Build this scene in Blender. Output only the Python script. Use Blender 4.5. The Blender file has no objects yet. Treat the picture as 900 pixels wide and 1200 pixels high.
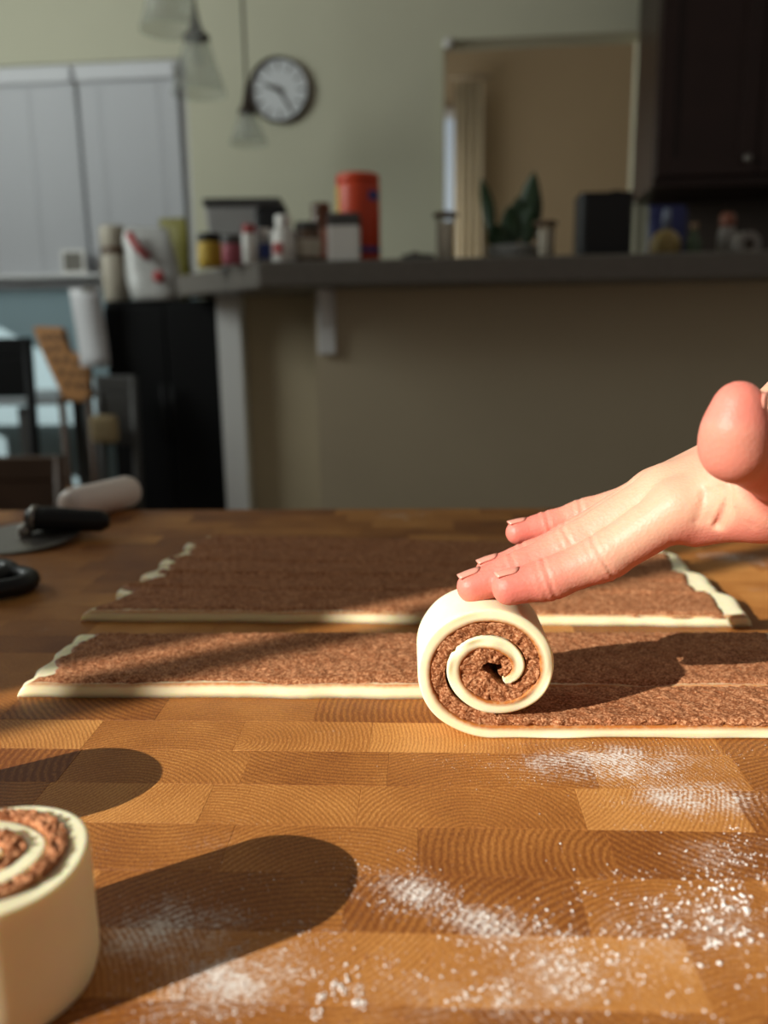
import bpy, bmesh, math, random
import numpy as np
from mathutils import Vector, Matrix

random.seed(7)
RNG = np.random.default_rng(11)
SC = bpy.context.scene
COL = SC.collection

# ------------------------------------------------------------------ camera
TZ = 0.76                       # height of the wooden table top
CAMH = 0.18                     # lens above the table top
PITCH = math.atan(215 / 1000)
ROLL = 0.015
YAW = math.radians(5.5)         # the lens looks a little to the left of the room's depth axis
cy_, sy_ = math.cos(YAW), math.sin(YAW)
cp_, sp_ = math.cos(PITCH), math.sin(PITCH)


def room(v):                    # heading frame (x right, y ahead of the lens, z up from table) -> room frame
    return Vector((v[0] * cy_ - v[1] * sy_, v[0] * sy_ + v[1] * cy_, v[2] + TZ))


F_ = np.array([0, cp_, -sp_])
R0_, U0_ = np.array([1, 0, 0]), np.array([0, sp_, cp_])
R_ = math.cos(ROLL) * R0_ - math.sin(ROLL) * U0_
U_ = math.sin(ROLL) * R0_ + math.cos(ROLL) * U0_


def hray(x, y):
    return F_ + R_ * (x - 450) / 1000 - U_ * (y - 600) / 1000


def P(x, y, z=0.0):             # heading-frame point at height z above the table
    d = hray(x, y)
    t = (z - CAMH) / d[2]
    return np.array([d[0] * t, d[1] * t, z])


def J(x, y, dist):              # heading-frame point at a given distance ahead
    d = hray(x, y)
    t = dist / d[1]
    return np.array([d[0] * t, d[1] * t, CAMH + d[2] * t])


def W(x, y, Y):                 # room point on the room plane Y
    d = hray(x, y)
    dr = np.array([d[0] * cy_ - d[1] * sy_, d[0] * sy_ + d[1] * cy_, d[2]])
    t = Y / dr[1]
    return np.array([dr[0] * t, Y, TZ + CAMH + dr[2] * t])


cam = bpy.data.cameras.new('camera')
cam.sensor_fit = 'VERTICAL'
cam.sensor_height = 36.0
cam.sensor_width = 27.0
cam.lens = 30.0
cam.clip_start = 0.01
cam.dof.use_dof = True
cam.dof.focus_distance = 0.365
cam.dof.aperture_fstop = 6.2
cam_o = bpy.data.objects.new('camera', cam)
COL.objects.link(cam_o)
rx, ux, fx = [Vector((v[0] * cy_ - v[1] * sy_, v[0] * sy_ + v[1] * cy_, v[2])) for v in (R_, U_, F_)]
M = Matrix.Identity(4)
for i in range(3):
    M[i][0], M[i][1], M[i][2] = rx[i], ux[i], -fx[i]
M[2][3] = TZ + CAMH
cam_o.matrix_world = M
SC.camera = cam_o

# ------------------------------------------------------------------ light
SC.view_settings.view_transform = 'Standard'
SC.view_settings.look = 'None'
SC.view_settings.gamma = 1.0
SC.view_settings.use_curve_mapping = False
SC.view_settings.exposure = 0.0
SC.cycles.caustics_reflective = False
SC.cycles.caustics_refractive = False

world = bpy.data.worlds.new('world')
SC.world = world
world.use_nodes = True
bg = world.node_tree.nodes['Background']
bg.inputs[0].default_value = (1.0, 0.93, 0.84, 1)
bg.inputs[1].default_value = 0.148

SUN_AZ = math.radians(30 + 5.5)
SUN_EL = math.radians(24.5)
sun_dir = Vector((math.cos(SUN_AZ) * math.cos(SUN_EL), math.sin(SUN_AZ) * math.cos(SUN_EL), -math.sin(SUN_EL)))
sl = bpy.data.lights.new('sun', 'SUN')
sl.energy = 7.8
sl.angle = math.radians(0.33)
sl.color = (1.0, 0.955, 0.88)
so = bpy.data.objects.new('sun', sl)
so.rotation_euler = sun_dir.to_track_quat('-Z', 'Y').to_euler()
so.location = (-6, -4, 5)
COL.objects.link(so)

# fill lamp added to brighten the back wall from the left
al = bpy.data.lights.new('back_wall_fill', 'AREA')
al.shape = 'RECTANGLE'
al.size, al.size_y = 1.2, 1.3
al.energy = 47
al.color = (0.93, 1.0, 0.95)
ao = bpy.data.objects.new('back_wall_fill', al)
ao.location = (-2.5, 1.7, 2.1)
ao.rotation_euler = Vector((1, 0.5, 0.2)).to_track_quat('-Z', 'Z').to_euler()
COL.objects.link(ao)

# fill lamp added out of view to brighten the next room
bl = bpy.data.lights.new('next_room_fill', 'AREA')
bl.shape = 'RECTANGLE'
bl.size, bl.size_y = 0.8, 1.8
bl.energy = 8
bl.color = (1.0, 0.95, 0.85)
bo = bpy.data.objects.new('next_room_fill', bl)
bo.location = (-0.74, 4.45, 1.5)
bo.rotation_euler = Vector((1, 0.12, 0)).to_track_quat('-Z', 'Z').to_euler()
COL.objects.link(bo)

# ------------------------------------------------------------------ helpers


def link_tree(m):
    m.use_nodes = True
    nt = m.node_tree
    return nt, nt.nodes, nt.links, nt.nodes['Principled BSDF']


MATS = {}


def mat(name, col, rough=0.6, var=0.12, scale=30, metal=0.0, bump=0.0, bscale=200, trans=0.0, sss=0.0, spec=0.5):
    if name in MATS:
        return MATS[name]
    m = bpy.data.materials.new(name)
    nt, N, L, b = link_tree(m)
    tc = N.new('ShaderNodeTexCoord')
    no = N.new('ShaderNodeTexNoise')
    no.inputs['Scale'].default_value = scale
    no.inputs['Detail'].default_value = 3
    L.new(tc.outputs['Object'], no.inputs['Vector'])
    mix = N.new('ShaderNodeMix')
    mix.data_type = 'RGBA'
    a = [max(0, c * (1 - var)) for c in col]
    c2 = [min(1, c * (1 + var)) for c in col]
    mix.inputs[6].default_value = (*a, 1)
    mix.inputs[7].default_value = (*c2, 1)
    L.new(no.outputs['Fac'], mix.inputs[0])
    L.new(mix.outputs[2], b.inputs['Base Color'])
    b.inputs['Roughness'].default_value = rough
    b.inputs['Metallic'].default_value = metal
    b.inputs['Specular IOR Level'].default_value = spec
    if trans:
        b.inputs['Transmission Weight'].default_value = trans
        b.inputs['IOR'].default_value = 1.12
    if sss:
        b.inputs['Subsurface Weight'].default_value = sss
        b.inputs['Subsurface Radius'].default_value = (0.01, 0.005, 0.002)
    if bump:
        n2 = N.new('ShaderNodeTexNoise')
        n2.inputs['Scale'].default_value = bscale
        L.new(tc.outputs['Object'], n2.inputs['Vector'])
        bp = N.new('ShaderNodeBump')
        bp.inputs['Strength'].default_value = bump
        bp.inputs['Distance'].default_value = 0.002
        L.new(n2.outputs['Fac'], bp.inputs['Height'])
        L.new(bp.outputs[0], b.inputs['Normal'])
    MATS[name] = m
    return m


def new_mesh(name, verts, faces, material=None, parent=None, smooth=False):
    me = bpy.data.meshes.new(name)
    me.from_pydata([tuple(map(float, v)) for v in verts], [], [tuple(map(int, f)) for f in faces])
    me.update()
    if smooth:
        me.polygons.foreach_set('use_smooth', [True] * len(me.polygons))
    if material:
        me.materials.append(material)
    o = bpy.data.objects.new(name, me)
    COL.objects.link(o)
    if parent:
        o.parent = parent
    return o


def bm_obj(name, bm, material, parent=None, smooth=False, recalc=True):
    if recalc:
        bmesh.ops.recalc_face_normals(bm, faces=bm.faces)
    me = bpy.data.meshes.new(name)
    bm.to_mesh(me)
    bm.free()
    if smooth:
        me.polygons.foreach_set('use_smooth', [True] * len(me.polygons))
    me.materials.append(material)
    o = bpy.data.objects.new(name, me)
    COL.objects.link(o)
    if parent:
        o.parent = parent
    return o


def tag(o, label, cat, group=None):
    o['label'] = label
    o['category'] = cat
    if group:
        o['group'] = group
    return o


def thing(name, label, cat, loc, rotz=0.0, group=None):
    o = bpy.data.objects.new(name, None)
    o.empty_display_size = 0.02
    COL.objects.link(o)
    o.location = tuple(map(float, loc))
    o.rotation_euler = (0, 0, rotz)
    return tag(o, label, cat, group)


def structure(o, label=None):
    o['kind'] = 'structure'
    if label:
        o['label'] = label
    return o


def add_box(bm, x0, x1, y0, y1, z0, z1, bev=0.0, seg=2):
    r = bmesh.ops.create_cube(bm, size=1.0)
    vs = r['verts']
    bmesh.ops.scale(bm, vec=(x1 - x0, y1 - y0, z1 - z0), verts=vs)
    bmesh.ops.translate(bm, vec=((x0 + x1) / 2, (y0 + y1) / 2, (z0 + z1) / 2), verts=vs)
    if bev:
        es = list({e for v in vs for e in v.link_edges})
        bmesh.ops.bevel(bm, geom=es, offset=bev, segments=seg, affect='EDGES', profile=0.5)
    return bm


def box(name, x0, x1, y0, y1, z0, z1, material, parent=None, bev=0.0, seg=2):
    return bm_obj(name, add_box(bmesh.new(), x0, x1, y0, y1, z0, z1, bev, seg), material, parent)


def lathe(name, prof, material, parent=None, n=32, smooth=True, center=(0, 0, 0), sx=1.0, sy=1.0):
    vs, fs = [], []
    for (r, z) in prof:
        for k in range(n):
            a = 2 * math.pi * k / n
            vs.append((center[0] + sx * r * math.cos(a), center[1] + sy * r * math.sin(a), center[2] + z))
    for i in range(len(prof) - 1):
        for k in range(n):
            k2 = (k + 1) % n
            fs.append((i * n + k, i * n + k2, (i + 1) * n + k2, (i + 1) * n + k))
    fs.append(tuple(range(n))[::-1])
    fs.append(tuple((len(prof) - 1) * n + k for k in range(n)))
    return new_mesh(name, vs, fs, material, parent, smooth)


def tube(name, pts, rad, material, parent=None, n=12, closed=False):
    pts = [Vector(p) for p in pts]
    rads = rad if isinstance(rad, (list, tuple)) else [rad] * len(pts)
    vs, fs = [], []
    up = Vector((0, 0, 1))
    m = len(pts)
    for i, p in enumerate(pts):
        a = pts[(i - 1) % m] if (closed or i > 0) else p
        b = pts[(i + 1) % m] if (closed or i < m - 1) else p
        t = (b - a).normalized()
        s = t.cross(up)
        if s.length < 1e-3:
            s = t.cross(Vector((0, 1, 0)))
        s.normalize()
        w = s.cross(t)
        for k in range(n):
            an = 2 * math.pi * k / n
            vs.append(p + rads[i] * (s * math.cos(an) + w * math.sin(an)))
    rng = m if closed else m - 1
    for i in range(rng):
        j = (i + 1) % m
        for k in range(n):
            k2 = (k + 1) % n
            fs.append((i * n + k, i * n + k2, j * n + k2, j * n + k))
    if not closed:
        fs.append(tuple(range(n))[::-1])
        fs.append(tuple((m - 1) * n + k for k in range(n)))
    return new_mesh(name, vs, fs, material, parent, True)


def poly_prism(name, pts, z0, z1, material, parent=None, bev=0.0):
    bm = bmesh.new()
    vs = [bm.verts.new((p[0], p[1], z0)) for p in pts]
    f = bm.faces.new(vs)
    r = bmesh.ops.extrude_face_region(bm, geom=[f])
    bmesh.ops.translate(bm, vec=(0, 0, z1 - z0), verts=[e for e in r['geom'] if isinstance(e, bmesh.types.BMVert)])
    if bev:
        bmesh.ops.bevel(bm, geom=list(bm.edges), offset=bev, segments=2, affect='EDGES', profile=0.5)
    return bm_obj(name, bm, material, parent)


def vnoise(x, y, seed=0):
    """smooth value noise in -1..1 (numpy)"""
    x = np.asarray(x, float)
    y = np.asarray(y, float)
    xi, yi = np.floor(x), np.floor(y)
    fx_, fy_ = x - xi, y - yi
    fx_, fy_ = fx_ * fx_ * (3 - 2 * fx_), fy_ * fy_ * (3 - 2 * fy_)

    def hsh(a, b):
        v = np.sin(a * 127.1 + b * 311.7 + seed * 74.7) * 43758.5453
        return (v - np.floor(v)) * 2 - 1
    n00, n10, n01, n11 = hsh(xi, yi), hsh(xi + 1, yi), hsh(xi, yi + 1), hsh(xi + 1, yi + 1)
    return (n00 * (1 - fx_) + n10 * fx_) * (1 - fy_) + (n01 * (1 - fx_) + n11 * fx_) * fy_


def set_attr(o, name, vals):
    a = o.data.attributes.new(name, 'FLOAT', 'POINT')
    a.data.foreach_set('value', np.asarray(vals, dtype=np.float32))


# ------------------------------------------------------------------ special materials
FLOUR = [  # where flour dusts the wood: pixel-free, heading-frame centres are worked out once from the view of the table
    # (x, y, half length, half width, turn, strength)
]


def flour_spot(px, py, hx, hy, strength, turn=0.0):
    c = P(px, py)
    ax = np.linalg.norm(P(px + hx, py) - c)
    ay = np.linalg.norm(P(px, py - hy) - c)
    r = room(c)
    FLOUR.append((r.x, r.y, ax, ay, YAW + turn, strength))


flour_spot(720, 895, 150, 28, 0.80)
flour_spot(820, 935, 120, 28, 0.70)
flour_spot(840, 1000, 110, 30, 0.40, 0.25)
flour_spot(480, 1040, 75, 26, 0.55, -0.5)
flour_spot(570, 1082, 100, 26, 0.60, -0.35)
flour_spot(640, 1130, 110, 50, 0.42, -0.3)
flour_spot(800, 1090, 170, 70, 0.44)
flour_spot(190, 1090, 120, 55, 0.62)
flour_spot(270, 1150, 150, 50, 0.62, 0.3)
flour_spot(395, 858, 60, 14, 0.30)
flour_spot(870, 655, 60, 10, 0.45)
flour_spot(885, 690, 30, 6, 0.35)
flour_spot(465, 604, 34, 4, 0.45)
flour_spot(50, 738, 26, 6, 0.25)
flour_spot(250, 985, 140, 26, 0.22)
flour_spot(600, 1170, 300, 60, 0.40)


def wood_material():
    m = bpy.data.materials.new('oiled_end_grain_wood')
    nt, N, L, b = link_tree(m)

    def node(t, **kw):
        n = N.new(t)
        for k, v in kw.items():
            setattr(n, k, v)
        return n

    def math_(op, a, c=None):
        n = node('ShaderNodeMath', operation=op)
        for i, v in enumerate((a, c)):
            if v is None:
                continue
            if isinstance(v, (int, float)):
                n.inputs[i].default_value = v
            else:
                L.new(v, n.inputs[i])
        return n.outputs[0]
    tc = node('ShaderNodeTexCoord')
    oi = node('ShaderNodeObjectInfo')
    wn = node('ShaderNodeTexWhiteNoise', noise_dimensions='1D')
    L.new(oi.outputs['Random'], wn.inputs['W'])
    sub = node('ShaderNodeVectorMath', operation='SUBTRACT')
    L.new(wn.outputs['Color'], sub.inputs[0])
    sub.inputs[1].default_value = (0.5, 0.5, 0.5)
    mul = node('ShaderNodeVectorMath', operation='MULTIPLY')
    L.new(sub.outputs[0], mul.inputs[0])
    mul.inputs[1].default_value = (0.16, 0.20, 0.0)
    add = node('ShaderNodeVectorMath', operation='ADD')
    L.new(tc.outputs['Object'], add.inputs[0])
    L.new(mul.outputs[0], add.inputs[1])
    wav = node('ShaderNodeTexWave', wave_type='RINGS', rings_direction='Z')
    wav.inputs['Scale'].default_value = 120
    L.new(math_('ADD', math_('MULTIPLY', wn.outputs['Value'], 90), 95), wav.inputs['Scale'])
    wav.inputs['Distortion'].default_value = 4.2
    wav.inputs['Detail'].default_value = 5
    wav.inputs['Detail Scale'].default_value = 1.0
    wav.inputs['Detail Roughness'].default_value = 0.8
    L.new(add.outputs[0], wav.inputs['Vector'])
    # pores and rays
    no = node('ShaderNodeTexNoise')
    no.inputs['Scale'].default_value = 1000
    no.inputs['Detail'].default_value = 4
    no.inputs['Roughness'].default_value = 0.65
    strv = node('ShaderNodeVectorMath', operation='MULTIPLY')
    L.new(tc.outputs['Object'], strv.inputs[0])
    strv.inputs[1].default_value = (1.7, 0.55, 1)
    L.new(strv.outputs[0], no.inputs['Vector'])
    big = node('ShaderNodeTexNoise')
    big.inputs['Scale'].default_value = 22
    L.new(add.outputs[0], big.inputs['Vector'])
    ring = math_('ADD', math_('MULTIPLY', math_('MULTIPLY', wav.outputs['Fac'], math_('MULTIPLY', math_('ADD', no.outputs['Fac'], 0.1), math_('ADD', big.outputs['Fac'], 0.25))), 0.56), math_('ADD', math_('MULTIPLY', no.outputs['Fac'], 0.95), -0.16))
    ring = math_('ADD', ring, math_('MULTIPLY', math_('SUBTRACT', big.outputs['Fac'], 0.5), 0.5))
    tone = math_('ADD', ring, math_('MULTIPLY', math_('SUBTRACT', wn.outputs['Value'], 0.5), 0.50))
    cr = node('ShaderNodeValToRGB')
    e = cr.color_ramp.elements
    e[0].position, e[0].color = 0.08, (0.16, 0.045, 0.008, 1)
    e[1].position, e[1].color = 0.92, (0.60, 0.285, 0.080, 1)
    k = cr.color_ramp.elements.new(0.5)
    k.color = (0.365, 0.138, 0.028, 1)
    L.new(tone, cr.inputs[0])
    # flour lying on the wood
    geo = node('ShaderNodeNewGeometry')
    total = None
    for (x, y, ax, ay, turn, st) in FLOUR:
        mp = node('ShaderNodeMapping', vector_type='TEXTURE')
        mp.inputs['Location'].default_value = (x, y, TZ)
        mp.inputs['Rotation'].default_value = (0, 0, turn)
        mp.inputs['Scale'].default_value = (ax, ay, 1)
        L.new(geo.outputs['Position'], mp.inputs['Vector'])
        ln = node('ShaderNodeVectorMath', operation='LENGTH')
        L.new(mp.outputs[0], ln.inputs[0])
        f = math_('MULTIPLY', math_('POWER', 2.718, math_('MULTIPLY', math_('MULTIPLY', ln.outputs['Value'], ln.outputs['Value']), -1.6)), st)
        total = f if total is None else math_('MAXIMUM', total, f)
    fn = node('ShaderNodeTexNoise')
    fn.inputs['Scale'].default_value = 55
    fn.inputs['Detail'].default_value = 6
    fn.inputs['Roughness'].default_value = 0.7
    L.new(geo.outputs['Position'], fn.inputs['Vector'])
    fn2 = node('ShaderNodeTexNoise')
    fn2.inputs['Scale'].default_value = 650
    fn2.inputs['Detail'].default_value = 3
    L.new(geo.outputs['Position'], fn2.inputs['Vector'])
    grain = math_('ADD', math_('MULTIPLY', math_('SUBTRACT', fn.outputs['Fac'], 0.5), 2.6), math_('MULTIPLY', math_('SUBTRACT', fn2.outputs['Fac'], 0.5), 2.4))
    # flour catches in the open rings
    grain = math_('ADD', grain, math_('MULTIPLY', math_('SUBTRACT', wav.outputs['Fac'], 0.5), 0.35))
    msk = math_('ADD', math_('MULTIPLY', total, 1.0), math_('MULTIPLY', grain, math_('MULTIPLY', total, 1.5)))
    mr = node('ShaderNodeMapRange', interpolation_type='SMOOTHSTEP')
    mr.inputs['From Min'].default_value = 0.22
    mr.inputs['From Max'].default_value = 1.25
    mr.inputs['To Max'].default_value = 0.9
    L.new(msk, mr.inputs['Value'])
    mix = node('ShaderNodeMix', data_type='RGBA')
    L.new(mr.outputs[0], mix.inputs[0])
    L.new(cr.outputs[0], mix.inputs[6])
    mix.inputs[7].default_value = (0.78, 0.74, 0.68, 1)
    L.new(mix.outputs[2], b.inputs['Base Color'])
    rg = math_('ADD', math_('MULTIPLY', mr.outputs[0], 0.4), 0.48)
    L.new(rg, b.inputs['Roughness'])
    b.inputs['Specular IOR Level'].default_value = 0.28
    bp = node('ShaderNodeBump')
    bp.inputs['Strength'].default_value = 0.35
    bp.inputs['Distance'].default_value = 0.0006
    L.new(ring, bp.inputs['Height'])
    L.new(bp.outputs[0], b.inputs['Normal'])
    return m


def dough_material():
    m = bpy.data.materials.new('raw_dough')
    nt, N, L, b = link_tree(m)
    tc = N.new('ShaderNodeTexCoord')
    no = N.new('ShaderNodeTexNoise')
    no.inputs['Scale'].default_value = 60
    no.inputs['Detail'].default_value = 4
    L.new(tc.outputs['Object'], no.inputs['Vector'])
    c1 = N.new('ShaderNodeMix')
    c1.data_type = 'RGBA'
    c1.inputs[6].default_value = (0.86, 0.75, 0.46, 1)
    c1.inputs[7].default_value = (0.90, 0.82, 0.57, 1)
    L.new(no.outputs['Fac'], c1.inputs[0])
    at = N.new('ShaderNodeAttribute')
    at.attribute_name = 'stain'
    n2 = N.new('ShaderNodeTexNoise')
    n2.inputs['Scale'].default_value = 420
    n2.inputs['Detail'].default_value = 3
    L.new(tc.outputs['Object'], n2.inputs['Vector'])
    mm = N.new('ShaderNodeMath')
    mm.operation = 'MULTIPLY_ADD'
    L.new(n2.outputs['Fac'], mm.inputs[0])
    mm.inputs[1].default_value = 0.7
    mm.inputs[2].default_value = 0.65
    m2 = N.new('ShaderNodeMath')
    m2.operation = 'MULTIPLY'
    m2.use_clamp = True
    L.new(at.outputs['Fac'], m2.inputs[0])
    L.new(mm.outputs[0], m2.inputs[1])
    c2 = N.new('ShaderNodeMix')
    c2.data_type = 'RGBA'
    L.new(m2.outputs[0], c2.inputs[0])
    L.new(c1.outputs[2], c2.inputs[6])
    c2.inputs[7].default_value = (0.44, 0.15, 0.032, 1)
    L.new(c2.outputs[2], b.inputs['Base Color'])
    b.inputs['Roughness'].default_value = 0.55
    b.inputs['Specular IOR Level'].default_value = 0.3
    b.inputs['Subsurface Weight'].default_value = 0.45
    b.inputs['Subsurface Radius'].default_value = (1.0, 0.45, 0.14)
    b.inputs['Subsurface Scale'].default_value = 0.007
    bp = N.new('ShaderNodeBump')
    bp.inputs['Strength'].default_value = 0.15
    bp.inputs['Distance'].default_value = 0.001
    L.new(no.outputs['Fac'], bp.inputs['Height'])
    L.new(bp.outputs[0], b.inputs['Normal'])
    return m


def filling_material():
    m = bpy.data.materials.new('cinnamon_sugar_filling')
    nt, N, L, b = link_tree(m)
    tc = N.new('ShaderNodeTexCoord')
    v = N.new('ShaderNodeTexVoronoi')
    v.inputs['Scale'].default_value = 1300
    v.inputs['Randomness'].default_value = 1
    L.new(tc.outputs['Object'], v.inputs['Vector'])
    no = N.new('ShaderNodeTexNoise')
    no.inputs['Scale'].default_value = 160
    no.inputs['Detail'].default_value = 6
    no.inputs['Roughness'].default_value = 0.7
    L.new(tc.outputs['Object'], no.inputs['Vector'])
    sx = N.new('ShaderNodeSeparateColor')
    L.new(v.outputs['Color'], sx.inputs[0])
    a = N.new('ShaderNodeMath')
    a.operation = 'MULTIPLY_ADD'
    L.new(sx.outputs[0], a.inputs[0])
    a.inputs[1].default_value = 0.55
    mul = N.new('ShaderNodeMath')
    mul.operation = 'MULTIPLY'
    L.new(no.outputs['Fac'], mul.inputs[0])
    mul.inputs[1].default_value = 0.55
    L.new(mul.outputs[0], a.inputs[2])
    cr = N.new('ShaderNodeValToRGB')
    e = cr.color_ramp.elements
    e[0].position, e[0].color = 0.12, (0.085, 0.022, 0.007, 1)
    e[1].position, e[1].color = 0.86, (0.64, 0.32, 0.16, 1)
    k = e.new(0.5)
    k.color = (0.30, 0.105, 0.040, 1)
    L.new(a.outputs[0], cr.inputs[0])
    L.new(cr.outputs[0], b.inputs['Base Color'])
    b.inputs['Roughness'].default_value = 0.5
    b.inputs['Specular IOR Level'].default_value = 0.10
    b1 = N.new('ShaderNodeBump')
    b1.inputs['Strength'].default_value = 0.8
    b1.inputs['Distance'].default_value = 0.0012
    L.new(a.outputs[0], b1.inputs['Height'])
    L.new(b1.outputs[0], b.inputs['Normal'])
    return m


def skin_material():
    m = bpy.data.materials.new('skin')
    nt, N, L, b = link_tree(m)
    tc = N.new('ShaderNodeTexCoord')
    at = N.new('ShaderNodeAttribute')
    at.attribute_name = 'pink'
    no = N.new('ShaderNodeTexNoise')
    no.inputs['Scale'].default_value = 70
    no.inputs['Detail'].default_value = 5
    L.new(tc.outputs['Object'], no.inputs['Vector'])
    ad = N.new('ShaderNodeMath')
    ad.operation = 'MULTIPLY_ADD'
    ad.use_clamp = True
    L.new(no.outputs['Fac'], ad.inputs[0])
    ad.inputs[1].default_value = 0.35
    sb = N.new('ShaderNodeMath')
    sb.operation = 'SUBTRACT'
    L.new(at.outputs['Fac'], sb.inputs[0])
    sb.inputs[1].default_value = 0.17
    L.new(sb.outputs[0], ad.inputs[2])
    c = N.new('ShaderNodeMix')
    c.data_type = 'RGBA'
    L.new(ad.outputs[0], c.inputs[0])
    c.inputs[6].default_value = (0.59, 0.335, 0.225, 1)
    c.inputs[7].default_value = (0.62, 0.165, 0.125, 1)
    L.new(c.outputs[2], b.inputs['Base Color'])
    b.inputs['Roughness'].default_value = 0.5
    b.inputs['Specular IOR Level'].default_value = 0.35
    b.inputs['Subsurface Weight'].default_value = 0.35
    b.inputs['Subsurface Radius'].default_value = (1.0, 0.35, 0.18)
    b.inputs['Subsurface Scale'].default_value = 0.004
    v = N.new('ShaderNodeTexVoronoi')
    v.inputs['Scale'].default_value = 700
    L.new(tc.outputs['Object'], v.inputs['Vector'])
    bp = N.new('ShaderNodeBump')
    bp.inputs['Strength'].default_value = 0.22
    bp.inputs['Distance'].default_value = 0.0005
    L.new(v.outputs['Distance'], bp.inputs['Height'])
    L.new(bp.outputs[0], b.inputs['Normal'])
    return m


WOOD = wood_material()
DOUGH = dough_material()
FILL = filling_material()
SKIN = skin_material()
WALL = mat('olive_beige_wall_paint', (0.50, 0.49, 0.375), 0.85, 0.04, 6, bump=0.1, bscale=120)
WALL_BEIGE = mat('beige_half_wall_paint', (0.44, 0.37, 0.26), 0.85, 0.05, 6, bump=0.1, bscale=120)
WALL_BLUE = mat('pale_blue_grey_panelling', (0.22, 0.31, 0.345), 0.8, 0.06, 6)
FLOORM = mat('grey_brown_floor', (0.22, 0.19, 0.16), 0.5, 0.15, 4)
BLIND = mat('white_blind_slats', (0.62, 0.63, 0.66), 0.85, 0.03, 5, spec=0.1)
TRIMW = mat('white_trim_paint', (0.62, 0.62, 0.62), 0.55, 0.04, 5)
STONE = mat('grey_stone_counter', (0.10, 0.088, 0.075), 0.35, 0.35, 90)
BLACKM = mat('black_lacquer', (0.003, 0.003, 0.0035), 0.6, 0.1, 20, spec=0.15)
ESP = mat('espresso_wood', (0.022, 0.010, 0.008), 0.35, 0.3, 12, spec=0.3)
DARKWOOD = mat('dark_brown_wood', (0.07, 0.035, 0.018), 0.5, 0.3, 14)
GLASS = mat('clear_glass', (0.96, 0.97, 0.97), 0.03, 0.0, 5, trans=0.97)
def thin_glass():
    m = bpy.data.materials.new('thin_clear_glass')
    nt, N, L, b = link_tree(m)
    tr = N.new('ShaderNodeBsdfTransparent')
    tr.inputs[0].default_value = (0.93, 0.94, 0.93, 1)
    b.inputs['Base Color'].default_value = (0.6, 0.6, 0.58, 1)
    b.inputs['Roughness'].default_value = 0.12
    mx = N.new('ShaderNodeMixShader')
    mx.inputs[0].default_value = 0.13
    L.new(tr.outputs[0], mx.inputs[1])
    L.new(b.outputs[0], mx.inputs[2])
    L.new(mx.outputs[0], N['Material Output'].inputs['Surface'])
    return m


GLASS = thin_glass()
BRONZE = mat('dark_bronze', (0.05, 0.035, 0.028), 0.4, 0.2, 20, metal=0.6)
STEEL = mat('brushed_steel', (0.26, 0.24, 0.22), 0.34, 0.1, 60, metal=0.9)
BLKPL = mat('black_plastic', (0.007, 0.007, 0.008), 0.45, 0.15, 40, spec=0.3)
WHITEPL = mat('white_plastic', (0.66, 0.65, 0.62), 0.45, 0.05, 20)

# ------------------------------------------------------------------ the room
YB = 3.4                          # back wall plane
XL = -2.6                         # left wall plane
T = 0.12


def multi_box(name, boxes, material):
    bm = bmesh.new()
    for bx in boxes:
        add_box(bm, *bx)
    return bm_obj(name, bm, material)


structure(box('floor', XL - T, 3.2, -4.0, 6.2, -0.05, 0.0, FLOORM))

# left wall with the tall window that lets the sun onto the table and a low one by the dining corner
WT, WB = 3.02, 0.25               # tall opening, top and bottom
e0 = -1.299                       # far jamb of the tall window (room Y)
m0, m1 = -1.327, -1.360           # its slim far stile
near = -3.7
LH = 4.6                          # unseen wall top, raised to keep the sun off the back wall
low0, low1, lz0, lz1 = 2.25, 3.34, 0.10, 1.43
structure(multi_box('wall_left', [
    (XL - T, XL, e0, low0, 0, LH), (XL - T, XL, low0, YB, lz1, LH), (XL - T, XL, low0, YB, 0, lz0),
    (XL - T, XL, low1, YB, lz0, lz1),
    (XL - T, XL, near, e0, 0, WB), (XL - T, XL, near, e0, WT, LH), (XL - T, XL, -4.0, near, 0, LH), (XL - T, XL, YB, 6.2, 0, LH)], WALL))
w1 = structure(multi_box('window_1', [(XL - 0.010, XL, m1, m0, WB, WT), (XL - 0.08, XL - 0.04, near, near + 0.05, WB, WT),
                                      (XL - 0.08, XL - 0.04, near + 0.05, m1, WB, WB + 0.05), (XL - 0.08, XL - 0.04, near + 0.05, m1, WT - 0.02, WT)], TRIMW))
glow_f = structure(multi_box('glow_frame', [(XL, XL + 0.03, 1.02, 1.08, 1.38, 2.82), (XL, XL + 0.03, 2.32, 2.38, 1.38, 2.82),
                                      (XL, XL + 0.03, 1.08, 2.32, 2.76, 2.82), (XL, XL + 0.03, 1.08, 2.32, 1.38, 1.44)], TRIMW), 'added frame with a glowing pane on the solid side wall')  # made-up window behind the fill lamp; the wall is solid here
fm = bpy.data.materials.new('added_frosted_glow')  # emission added to go with the fill lamp
_, _, _, fb0 = link_tree(fm)
fb0.inputs['Base Color'].default_value = (0.7, 0.75, 0.75, 1)
fb0.inputs['Emission Color'].default_value = (0.93, 1.0, 0.97, 1)
fb0.inputs['Emission Strength'].default_value = 1.0
box('pane', XL + 0.002, XL + 0.012, 1.08, 2.32, 1.44, 2.76, fm, glow_f)  # glowing sheet with no opening behind it
w2 = structure(multi_box('window_2', [(XL - 0.08, XL - 0.03, low0, low0 + 0.03, lz0, lz1), (XL - 0.08, XL - 0.03, low1 - 0.03, low1, lz0, lz1)], TRIMW))

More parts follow.
